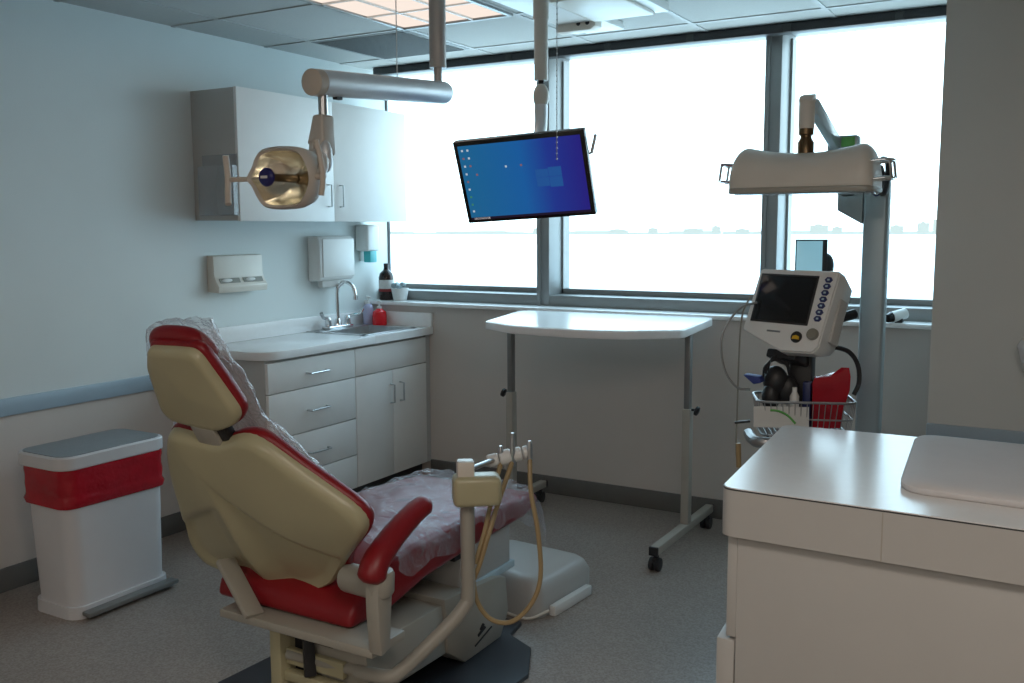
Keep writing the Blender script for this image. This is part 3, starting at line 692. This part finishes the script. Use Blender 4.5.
def lamp_handle(x, s):
    m = MB(); m.tube([HC+V((s*.112, -.005, 0)), HC+V((x, -.01, 0))], .007, 10)
    m.tube([HC+V((x-s*.002, -.02, .066)), HC+V((x+s*.0, -.014, .03)), HC+V((x+s*.0, -.012, 0)), HC+V((x-s*.002, -.016, -.03)), HC+V((x-s*.016, -.03, -.068))], [.009, .011, .012, .011, .009], 12, sm=5)
    obj('handle', m, 'handle_tan', lt)
lamp_handle(-.195, -1); 
m = MB(); m.tube([HC+V((.11, 0, 0)), HC+V((.145, .0, .0))], .008, 10).tube([HC+V((.128, -.01, .092)), HC+V((.142, -.012, .05)), HC+V((.150, -.012, 0)), HC+V((.146, -.016, -.05))], [.007, .009, .010, .008], 12, sm=5); obj('handle', m, 'handle_tan', lt)

# ------------------------------------------------------------------ ceiling monitor
t = thing('ceiling_monitor', 'black flat screen with blue desktop hung from a ceiling pole before the window', 'monitor', mx=Matrix.Translation(V((-1.770, 3.132, 1.680))) @ rz(10.99) @ rx(20.1) @ ry(-3.5))
m = MB(); m.box(-.255, .255, 0, .035, -.16, .16, .004); fr = obj('bezel', m, 'black_gloss', t, True)
sc = MB()
def q(x0, x1, z0, z1, mi, y=-.0025): sc.box(x0, x1, y, 0, z0, z1, 0, 2, mi)
q(-.238, .238, -.137, .143, 0, -.0015)
q(-.238, .238, -.146, -.137, 1); q(-.225, -.16, -.1455, -.1375, 5)
for k, (x, z, mi) in enumerate([(-.222, .125, 2), (-.20, .125, 2), (-.222, .095, 3), (-.20, .095, 2), (-.222, .065, 2), (-.20, .065, 3), (-.222, .035, 2), (-.222, .005, 3), (-.222, -.025, 2), (-.222, -.055, 4), (-.222, -.085, 4), (-.222, -.112, 2), (-.06, .052, 2), (.0, .052, 3), (-.18, .03, 3)]):
    q(x-.0038, x+.0038, z-.0038, z+.0038, mi)
for a in ((.05, .0992, .0, .03), (.1005, .15, .0, .035), (.05, .0992, -.035, -.0012), (.1005, .15, -.04, -.0012)): q(*a, 6, -.0022)
obj('screen', sc, ['screen', 'ic_bar', 'ic_white', 'ic_red', 'ic_green', 'ic_search', 'ic_logo'], t, True)
m = MB(); m.tube([(.258, .05, .06), (.282, .05, .125)], .006, 8).tube([(.20, .05, .05), (.258, .05, .06)], .004, 8); obj('lever', m, 'white', t, True)
m = MB(); m.box(-.11, .11, .034, .07, -.09, .09, .008); obj('rear_housing', m, 'dark', t, True)
m = MB(); m.tube([(-1.800, 3.22, 1.70), (-1.812, 3.30, 1.80), (-1.822, 3.36, 1.88), (-1.828, 3.375, 1.975)], [.022, .024, .026, .026], 14, sm=4); obj('swing_arm', m, 'silver', t)
m = MB(); m.ball((-1.829, 3.378, 2.008), (.032, .032, .052)); obj('ball_joint', m, 'white_warm', t)
m = MB(); m.tube([(-1.829, 3.378, 2.055), (-1.829, 3.378, 2.075)], .012, 10); obj('joint_neck', m, 'dark', t)
m = MB(); m.tube([(-1.829, 3.378, 2.07), (-1.829, 3.378, 2.30)], .0275, 18).tube([(-1.829, 3.378, 2.30), (-1.829, 3.378, 2.46)], .031, 18); obj('ceiling_pole', m, 'white_warm', t)
t = thing('ceiling_track', 'white ceiling track box with a perforated end bracket above the blue screen', 'ceiling track', (-1.9, 3.9, 2.46))
m = MB(); m.box(-2.10, -1.55, 3.30, 4.02, 2.418, 2.459, .006); obj('cover', m, 'white', t)
m = MB(); m.prism([(-2.10, 2.385), (-1.925, 2.385), (-1.90, 2.40), (-1.90, 2.458), (-2.10, 2.458)], 4.02, 4.09, 'y', .004); br = obj('bracket', m, 'white_warm', t)
for x in (-1.985, -1.94): obj('bolt_hole', MB().lathe([(.010, 0), (.010, .003)], (x, 4.021, 2.415), (0, -1, 0), 12), 'dark', br)
m = MB(); m.box(-2.08, -1.88, 4.03, 4.30, 2.425, 2.459, .006); obj('end_box', m, 'white', t)
m = MB(); m.box(-1.89, -1.60, 3.55, 3.99, 2.404, 2.418, .012, 3); obj('hatch', m, 'white_warm', t)

# ------------------------------------------------------------------ right: examination lamp on a floor column
t = thing('exam_lamp', 'white curved examination lamp on a blue grey floor column at the right', 'examination lamp', (-.595, 3.56, 0))
m = MB(); m.box(-.635, -.553, 3.53, 3.60, .02, 1.665, .012, 3); obj('column', m, 'bluegrey', t)
m = MB(); m.box(-.68, -.50, 3.485, 3.605, 0, .03, .008); obj('base', m, 'bluegrey', t)
m = MB(); m.prism([(-.725, 1.555), (-.637, 1.505), (-.637, 1.66), (-.725, 1.66)], 3.54, 3.60, 'y', .005); obj('control_box', m, 'bluegrey', t)
m = MB(); m.lathe([(.014, 0), (.014, .002)], (-.592, 3.531, 1.615), (0, -1, 0), 20); e = obj('emblem', m, 'white', t)
m = MB(); m.tube([(-.592+.0115*math.cos(2*PI*k/20), 3.528, 1.615+.0115*math.sin(2*PI*k/20)) for k in range(21)], .003, 6); obj('emblem_ring', m, 'badge', e)
LC = V((-.760, 3.20, 0))
def saddle(u, v):
    # u along the lamp, v round the cross section (0 front bottom .. 1 back bottom)
    a = u*2-1; x = LC.x+a*.235
    b = abs(a); x = LC.x+math.copysign(0.225*(1-(1-b)**1.0) if b < .8 else 0.225*(.8+.2*math.sin((b-.8)/.2*PI/2)), a)
    topz = 1.735+.036*min(b, .8)**2
    if b > .8: topz = 1.640+(topz-1.640)*max(0, math.cos((b-.8)/.2*PI/2))**.6
    h = PI*v; y = LC.y-math.cos(h)*.105*(1 if b < .8 else .8+.2*math.cos((b-.8)/.2*PI/2))
    z = 1.618+(topz-1.618)*(math.sin(h)**.5)
    return V((x, y, z))
m = MB().grid(saddle, 60, 24)
def endcap(a):
    return [saddle(a, k/24) for k in range(25)]
for a in (0, 1):
    tt = bmesh.new(); tt.faces.new([tt.verts.new(p) for p in endcap(a)]); m.add(tt)
obj('lamp_housing', m, 'white_warm', t, ang=60)
m = MB(); m.prism(rrect(LC.x-.227, LC.x+.227, LC.y-.115, LC.y+.115, .04), 1.605, 1.624, 'z', .005); obj('lamp_rim', m, 'cream_pale', t)
m = MB(); m.prism(rrect(LC.x-.21, LC.x+.21, LC.y-.095, LC.y+.095, .03), 1.602, 1.606, 'z'); obj('lens', m, 'clear', t)
for s in (-1, 1):
    m = MB()
    for z in (1.645, 1.70): 
        m.tube([(LC.x+s*.21, LC.y-.075, z), (LC.x+s*.255, LC.y-.07, z+.003), (LC.x+s*.272, LC.y-.04, z+.003), (LC.x+s*.272, LC.y+.04, z+.003), (LC.x+s*.255, LC.y+.07, z+.003), (LC.x+s*.21, LC.y+.075, z)], .0045, 8)
    for y in (-.04, .04): m.tube([(LC.x+s*.272, LC.y+y, 1.648), (LC.x+s*.265, LC.y+y, 1.703)], .0045, 8)
    obj('side_handle', m, 'chrome', t)
m = MB(); m.lathe([(.026, 1.728), (.026, 1.768), (.018, 1.782), (.018, 1.79), (.024, 1.792), (.024, 1.815)], (LC.x, LC.y, 0), seg=20); obj('swivel', m, 'brass', t)
m = MB(); m.tube([(LC.x, LC.y, 1.812), (LC.x, LC.y, 1.90)], .0255, 18).prism([(LC.y-.025, 1.895), (LC.y+.03, 1.895), (LC.y+.03, 1.925), (LC.y-.012, 1.915)], LC.x-.023, LC.x+.023, 'x', .005); obj('lamp_stem', m, 'white_warm', t)
m = MB(); m.bar((LC.x+.016, LC.y+.02, 1.885), (-.735, 3.54, 1.785), .03, .055, .008); obj('lamp_arm', m, 'cool_lid', t)
m = MB(); m.box(-.765, -.66, 3.53, 3.59, 1.745, 1.815, .008).box(-.715, -.665, 3.54, 3.59, 1.60, 1.76, .004); a = obj('arm_joint', m, 'bluegrey', t)
obj('green_mark', MB().box(-.715, -.670, 3.522, 3.531, 1.775, 1.808, .002), 'green', a)
m = MB(); m.tube([(-.56, 3.30, 1.69), (-.545, 3.33, 1.715), (-.535, 3.37, 1.705), (-.54, 3.41, 1.65), (-.555, 3.47, 1.615), (-.575, 3.53, 1.61)], .009, 8, sm=6).tube([(-.565, 3.29, 1.68), (-.55, 3.34, 1.69), (-.55, 3.40, 1.655), (-.57, 3.53, 1.63)], .007, 8, sm=6); obj('cable', m, 'dark', t)
m = MB(); m.tube([(-.65, 3.53, 1.19), (-.72, 3.44, 1.17)], .018, 10).ball((-.735, 3.42, 1.165), .024); obj('side_clamp', m, 'dark', t)

# ------------------------------------------------------------------ vital signs monitor and its cart
vm = Matrix.Translation(V((-.811, 3.188, 1.261))) @ rz(-17.4) @ rx(-21.7) @ ry(.6)
t = thing('patient_monitor', 'white vital signs monitor with dark screen and buttons on a pole cart', 'patient monitor', mx=vm)
pf = [(-.112, .103), (.165, .106), (.172, .095), (.160, -.150), (.145, -.172), (.03, -.178), (-.128, -.120), (-.130, -.108), (-.120, .096)]
pb = [(-.09+(x+.09)*.8 if x < 0 else x*.92, z*.85) for x, z in pf]
m = MB(); loft(m, [[(x, y, z) for x, z in p] for p, y in ((pf, .01), (pf, .05), (pb, .13), ([(x*.8, z*.8) for x, z in pb], .17))])
m.prism([(x*.985, z*.985) for x, z in pf], .0, .012, 'y', .004); obj('housing', m, 'white', t, True)
m = MB(); m.box(-.108, .107, -.003, .004, -.085, .085, .002); obj('screen_bezel', m, 'dark', t, True)
m = MB(); m.box(-.1, .1, -.004, .0, -.0775, .0775, .0005); obj('screen', m, 'black_gloss', t, True)
for k in range(7):
    z = .073-.022*k; x = .143-.001*k
    m = MB(); m.prism([(x+.014*math.cos(PI/3*j), z+.0105*math.sin(PI/3*j)) for j in range(6)], -.004, .002, 'y', .001); b = obj('button', m, 'bluebtn', t, True)
    obj('button_icon', MB().box(x-.004, x+.004, -.0048, -.004, z-.003, z+.003), 'cool_lid', b, True)
m = MB(); m.lathe([(.019, .0), (.019, -.010), (.016, -.014), (.006, -.014)], (.135, 0, -.112), (0, 1, 0)); obj('dial', m, 'hose_grey', t, True, label='round grey dial')
m = MB(); m.lathe([(.019, .0), (.019, -.005), (.006, -.005)], (.079, 0, -.126), (0, 1, 0)); k = obj('alarm_button', m, 'dark', t, True)
m = MB(); m.prism([(.066, -.134), (.092, -.134), (.090, -.124), (.079, -.120), (.068, -.124)], -.007, -.004, 'y'); obj('alarm_key', m, 'yellow', k, True)
m = MB(); m.box(-.035, .015, -.0012, .001, -.116, -.110); obj('name_plate', m, 'lid', t, True)
m = MB(); m.box(.152, .172, .05, .10, -.12, .03, .004); obj('socket_panel', m, 'lam_grey', t, True)
m = MB(); m.box(-.05, .06, .05, .15, -.19, -.16, .006); obj('mount_foot', m, 'dark', t, True)

t = thing('monitor_cart', 'grey pole cart with wire basket behind the foreground counter', 'cart', (-.75, 3.26, 0))
m = MB(); m.box(-.80, -.725, 3.235, 3.29, .72, 1.105, .006).tube([(-.76, 3.26, .06), (-.76, 3.26, .74)], .018, 12); obj('pole', m, 'dark', t)
m = MB()
for k in range(5):
    a = 2*PI*k/5+.3; m.bar((-.76, 3.26, .065), (-.76+.2*math.cos(a), 3.26+.2*math.sin(a), .055), .035, .025, .005)
obj('star_base', m, 'greypole', t)
for k in range(5):
    a = 2*PI*k/5+.3; m = MB(); p = V((-.76+.19*math.cos(a), 3.26+.19*math.sin(a), .024))
    m.lathe([(.01, -.01), (.024, -.009), (.024, .009), (.01, .01)], p, (1, .3, 0)).tube([p, p+V((0, 0, .03))], .008, 8); obj('caster', m, 'dark', t)
# basket in a frame turned a little to the left
bm4 = Matrix.Translation(V((-.745, 3.205, .82))) @ rz(22)
m = MB(); W, D_, Hh = .155, .095, .115
for z, s in ((.0, .9), (.055, .95), (.112, 1.0)):
    p = [bm4 @ V((x*s, y*s, z)) for x, y in rrect(-W, W, -D_, D_, .03, 4)]; m.tube(p+[p[0]], .003 if z < .1 else .0045, 6, cap=False)
for k in range(15):
    x = -W+.02+(2*W-.04)*k/14
    m.tube([bm4 @ V((x, -D_, .112)), bm4 @ V((x*.9, -D_*.9, 0)), bm4 @ V((x*.9, D_*.9, 0)), bm4 @ V((x, D_, .112))], .0016, 5)
for k in range(8):
    y = -D_+.02+(2*D_-.04)*k/7
    m.tube([bm4 @ V((-W, y, .112)), bm4 @ V((-W*.9, y*.9, 0)), bm4 @ V((W*.9, y*.9, 0)), bm4 @ V((W, y, .112))], .0016, 5)
obj('wire_basket', m, 'wire', t)
m = MB(); m.tube([bm4 @ V(q) for q in ((-.17, .03, -.02), (-.165, -.07, -.02), (-.13, -.115, -.018), (.1, -.12, -.018))], .018, 10, sm=4); obj('push_handle', m, 'lid', t)
m = MB(); m.tube([(-.83, 3.17, .80), (-.845, 3.16, .70), (-.82, 3.17, .62), (-.80, 3.2, .70), (-.80, 3.21, .78)], .005, 6, sm=5).tube([(-.85, 3.18, .80), (-.86, 3.17, .73), (-.835, 3.18, .66)], .004, 6, sm=5); obj('hanging_hook', m, 'dark', t)
# things in and on the cart
t = thing('pressure_cuff', 'coiled black pressure cuff bundle piled in the wire basket', 'pressure cuff', (-.84, 3.19, .96))
m = MB(); m.ball((-.835, 3.195, .985), (.042, .038, .05)).ball((-.80, 3.205, .955), (.04, .03, .05)).ball((-.845, 3.18, .93), (.03, .03, .05)); obj('cuff', m, 'dark', t)
m = MB()
for k in range(3): m.tube([(-.868+.008*k, 3.165, 1.0+.01*k), (-.862+.008*k, 3.162, 1.035+.008*k), (-.83, 3.17, 1.058+.006*k), (-.798, 3.188, 1.04+.008*k), (-.79, 3.198, 1.005)], .004, 7, sm=5)
obj('coiled_tube', m, 'greypole' if False else 'dark', t)
tag(obj('blue_cloth', MB().prism([(-.925, 1.008), (-.87, 1.004), (-.862, .985), (-.888, .978)], 3.12, 3.17, 'y', .003), 'blue'), 'dark blue folded cloth sticking out left of the black cuff', 'cloth')
t = thing('red_pouch', 'crumpled red biohazard pouch standing in the wire basket', 'pouch', (-.665, 3.25, .83))
o = [(-.715, 3.205), (-.66, 3.225), (-.605, 3.262), (-.612, 3.30), (-.67, 3.275), (-.725, 3.25)]
m = MB(); loft(m, [[(-.665+(x+.665)*s+ox, 3.255+(y-3.255)*s, z+dz*k) for k, (x, y) in zip((0, .2, 1, .6, -.3, 0), o)] for s, z, ox, dz in ((.75, .83, -.012, 0), (.85, .90, -.008, 0), (.98, .96, 0, .0), (1.0, .985, 0, .02), (.9, 1.0, .0, .035), (.5, 1.005, 0, .03))]); obj('pouch', m, 'redbag', t, ang=25)
t = thing('leaflet', 'white leaflet with green curve leaning against the basket front', 'leaflet', (-.79, 3.1, .83))
lm = Matrix.Translation(V((-.785, 3.088, .885))) @ rz(24) @ rx(-8)
obj('sheet', MB().box(-.088, .088, -.001, .001, -.036, .032, 0, 2, 0, lm), 'paper', t)
m = MB(); m.tube([lm @ V(q) for q in ((-.035, -.002, .02), (-.01, -.002, .018), (.02, -.002, .004), (.045, -.002, -.022))], .004, 6, sm=4); obj('green_curve', m, 'teal' if False else 'green', t)
tag(obj('white_tube_bottle', MB().lathe([(.014, 0), (.015, .005), (.015, .11), (.008, .125), (.008, .14)], (-.765, 3.175, .83)), 'white'), 'small white bottle upright in the middle of the wire basket', 'bottle')
tag(obj('blue_box', MB().box(-.748, -.722, 3.21, 3.25, .83, .985, .004), 'bluebtn'), 'dark blue box beside the red pouch in the wire basket', 'box')
t = thing('sensor_cable', 'thin grey sensor cable looping left of the patient monitor', 'cable', (-.95, 3.15, .78))
obj('cable', MB().tube([(-.905, 3.20, 1.245), (-.955, 3.17, 1.225), (-1.00, 3.13, 1.14), (-.99, 3.12, 1.03), (-.945, 3.12, .965), (-.90, 3.13, .958)], .004, 7, sm=6), 'greypole', t)
obj('lead', MB().tube([(-.925, 3.2, 1.27), (-.945, 3.165, 1.20), (-.945, 3.14, 1.05), (-.94, 3.12, .90), (-.935, 3.10, .76), (-.925, 3.09, .71)], .003, 6, sm=6), 'hose_grey', t)
obj('plug', MB().tube([(-.925, 3.09, .78), (-.92, 3.085, .70)], .009, 8), 'hose', t)
obj('clip', MB().bar((-.945, 3.11, .845), (-.895, 3.12, .853), .012, .008, .002), 'dark', t)
t = thing('power_cable', 'thick black cable curving down at the right of the patient monitor', 'cable', (-.62, 3.3, .9))
obj('cable', MB().tube([(-.665, 3.245, 1.105), (-.62, 3.29, 1.085), (-.593, 3.31, 1.04), (-.588, 3.315, .98), (-.60, 3.30, .94)], .008, 8, sm=6), 'dark', t)
obj('connector', MB().tube([(-.675, 3.235, 1.125), (-.655, 3.255, 1.10)], [.013, .010], 10), 'dark', t)
# slim second display behind
t = thing('slim_display', 'slim pale display panel standing behind the patient monitor', 'display', (-.86, 3.80, 1.2))
dm = Matrix.Translation(V((-.865, 3.79, 1.365))) @ rz(18)
m = MB(); m.box(-.056, .040, -.004, .0, -.085, .078, .001, 2, 0, dm); obj('panel', m, 'panel_emit', t)
m = MB(); m.box(-.060, .058, .0, .02, -.095, .084, .003, 2, 0, dm).box(.040, .058, -.006, .02, -.09, .084, .002, 2, 0, dm).ball(dm @ V((.060, .03, -.02)), (.028, .03, .05)); obj('frame', m, 'dark', t)
m = MB(); m.tube([(-.86, 3.82, 1.28), (-.86, 3.84, .03)], .014, 10); obj('stand', m, 'greypole', t)
m = MB(); m.prism(rrect(-1.0, -.72, 3.70, 3.98, .05), 0, .03, 'z', .006); obj('foot', m, 'greypole', t)
t = thing('ledge_camera', 'small white cylinder with black end on the window ledge at right', 'camera', (-.70, 4.70, 1.056))
m = MB(); m.tube([(-.695, 4.665, 1.082), (-.645, 4.72, 1.098)], .025, 18); obj('barrel', m, 'white', t)
m = MB(); m.tube([(-.711, 4.647, 1.077), (-.694, 4.668, 1.083)], [.019, .0256], 18); obj('lens', m, 'black_gloss', t)
m = MB(); m.box(-.685, -.65, 4.68, 4.73, 1.056, 1.078, .004); obj('cradle', m, 'dark', t)
t = thing('spray_bottle', 'pale bottle at the right edge above the soft pad, partly cut off', 'bottle', (-.09, 3.58, 1.0))
o = (-.085, 3.555, 1.0)
obj('body', MB().lathe([(.028, .02), (.050, .10), (.050, .105), (.04, .125), (.018, .14)], o), 'can', t)
obj('cap', MB().lathe([(.04, .125), (.03, .14), (.016, .15), (.016, .175), (.028, .18), (.028, .195)], o), 'white_warm', t)
obj('wall_clip', MB().box(-.105, -.065, 3.58, 3.61, 1.03, 1.11, .003), 'white', t)

# ------------------------------------------------------------------ foreground cabinet with pad
CP = [(-.668, 2.10), (1.3, 2.06), (1.3, 2.93), (-.722, 2.872)]
def rcorner(poly, idx, r, n=6):
    o = []
    for k, p in enumerate(poly):
        if k not in idx: o.append(p); continue
        p = V((*p, 0)); a = V((*poly[k-1], 0)); b = V((*poly[(k+1) % len(poly)], 0))
        u = (a-p).normalized()*r; w = (b-p).normalized()*r
        for j in range(n+1):
            s = j/n; q_ = (p+u)*(1-s)**2+p*2*s*(1-s)+(p+w)*s*s; o.append((q_.x, q_.y))
    return o
t = thing('island_cabinet', 'pale grey island cabinet with deep top edge in the right foreground', 'cabinet', (.3, 2.5, 0))
tp = rcorner(CP, (0, 3), .035)
m = MB(); m.prism(tp, .790, .899, 'z'); sk = obj('top_skirt', m, 'lam_grey', t)
obj('edge_joint', MB().box(-.3135, -.3115, 2.0915, 2.095, .791, .898), 'beigepole', sk)
m = MB(); m.prism(tp, .899, .902, 'z'); obj('top_line', m, 'toe', t)
m = MB(); m.prism(rcorner([(-.666, 2.102), (1.3, 2.062), (1.3, 2.93), (-.72, 2.870)], (0, 3), .035), .9015, .9045, 'z'); obj('top_surface', m, 'counter', t)
m = MB(); m.prism([(-.632, 2.125), (1.28, 2.085), (1.28, 2.90), (-.69, 2.85)], .08, .790, 'z', .002); obj('carcass', m, 'lam_grey', t)
m = MB(); m.prism([(-.58, 2.16), (1.25, 2.13), (1.25, 2.86), (-.63, 2.82)], 0, .08, 'z'); obj('toe_kick', m, 'toe', t)
m = MB(); m.prism([(-.656, 2.128), (-.632, 2.126), (-.69, 2.85), (-.714, 2.852)], .538, .786, 'z', .002); d = obj('drawer', m, 'lam_grey', t)
m = MB()
for z in (.565, .60): m.tube([(-.672, 2.33, z), (-.705, 2.34, z+.004), (-.705, 2.38, z+.004), (-.676, 2.39, z)], .006, 8)
obj('handle', m, 'dark', d)
m = MB(); m.prism([(-.678, 2.126), (-.634, 2.124), (-.70, 2.855), (-.740, 2.856)], .095, .530, 'z', .004); obj('lower_drawer', m, 'lam_grey', t)
t = thing('soft_pad', 'soft white rounded pad lying on the island cabinet top', 'pad', (.2, 2.5, .905))
pp = rcorner([(-.305, 2.245), (.62, 2.21), (.62, 2.80), (-.345, 2.835)], (0, 1, 2, 3), .07, 8)
m = MB(); cxp = (.14, 2.52)
loft(m, [[(cxp[0]+(x-cxp[0])*s, cxp[1]+(y-cxp[1])*s2, z) for x, y in pp] for s, s2, z in ((.99, .985, .905), (1, 1, .910), (1, 1, .920), (.985, .975, .926), (.9, .85, .928), (.4, .4, .928))]); obj('pad_body', m, 'pad', t, ang=50)

# ------------------------------------------------------------------ light
w = bpy.data.worlds.new('World'); bpy.context.scene.world = w; w.use_nodes = True
nt = w.node_tree; bg = nt.nodes['Background']
tc = nt.nodes.new('ShaderNodeTexCoord'); s = nt.nodes.new('ShaderNodeSeparateXYZ'); r = nt.nodes.new('ShaderNodeValToRGB')
r.color_ramp.elements[0].position = .0; r.color_ramp.elements[0].color = (.72, .90, 1, 1)
r.color_ramp.elements[1].position = .7; r.color_ramp.elements[1].color = (.52, .78, 1, 1)
nt.links.new(tc.outputs['Generated'], s.inputs[0]); nt.links.new(s.outputs['Z'], r.inputs['Fac']); nt.links.new(r.outputs['Color'], bg.inputs['Color'])
bg.inputs['Strength'].default_value = 4.3
def area(name, loc, rot, sx, sy, power, color, portal=False):
    l = bpy.data.lights.new(name, 'AREA'); l.shape = 'RECTANGLE'; l.size = sx; l.size_y = sy; l.energy = power; l.color = color
    o = bpy.data.objects.new(name, l); col.objects.link(o); o.location = loc; o.rotation_euler = rot
    if portal: l.cycles.is_portal = True
    return o
area('window_portal', (-2.05, 5.07, 1.78), (-PI/2, 0, 0), 3.3, 1.35, 1, (1, 1, 1), True)
area('ceiling_lamp_near', (.2, .4, 2.44), (0, 0, 0), 1.2, .6, 20, (1, .88, .78))
area('ceiling_lamp_rear', (-.9, -1.4, 2.44), (0, 0, 0), 1.2, .6, 23, (1, .87, .76))

# ------------------------------------------------------------------ camera
cd = bpy.data.cameras.new('camera'); cam = bpy.data.objects.new('camera', cd); col.objects.link(cam)
cd.sensor_width = 36; cd.lens = 957/1024*36; cd.clip_end = 30000; cd.clip_start = .02
yaw, pitch, roll = math.radians(30.2), math.radians(6.8), math.radians(-.25)
fw = V((-math.sin(yaw)*math.cos(pitch), math.cos(yaw)*math.cos(pitch), -math.sin(pitch))); rt = V((math.cos(yaw), math.sin(yaw), 0)); up = rt.cross(fw)
R = rt*math.cos(roll)+up*math.sin(roll); U = up*math.cos(roll)-rt*math.sin(roll)
cam.matrix_world = Matrix(((R.x, U.x, -fw.x, 0), (R.y, U.y, -fw.y, 0), (R.z, U.z, -fw.z, 1.5), (0, 0, 0, 1)))
sc_ = bpy.context.scene; sc_.camera = cam
sc_.view_settings.view_transform = 'Standard'; sc_.view_settings.look = 'None'; sc_.view_settings.exposure = .33
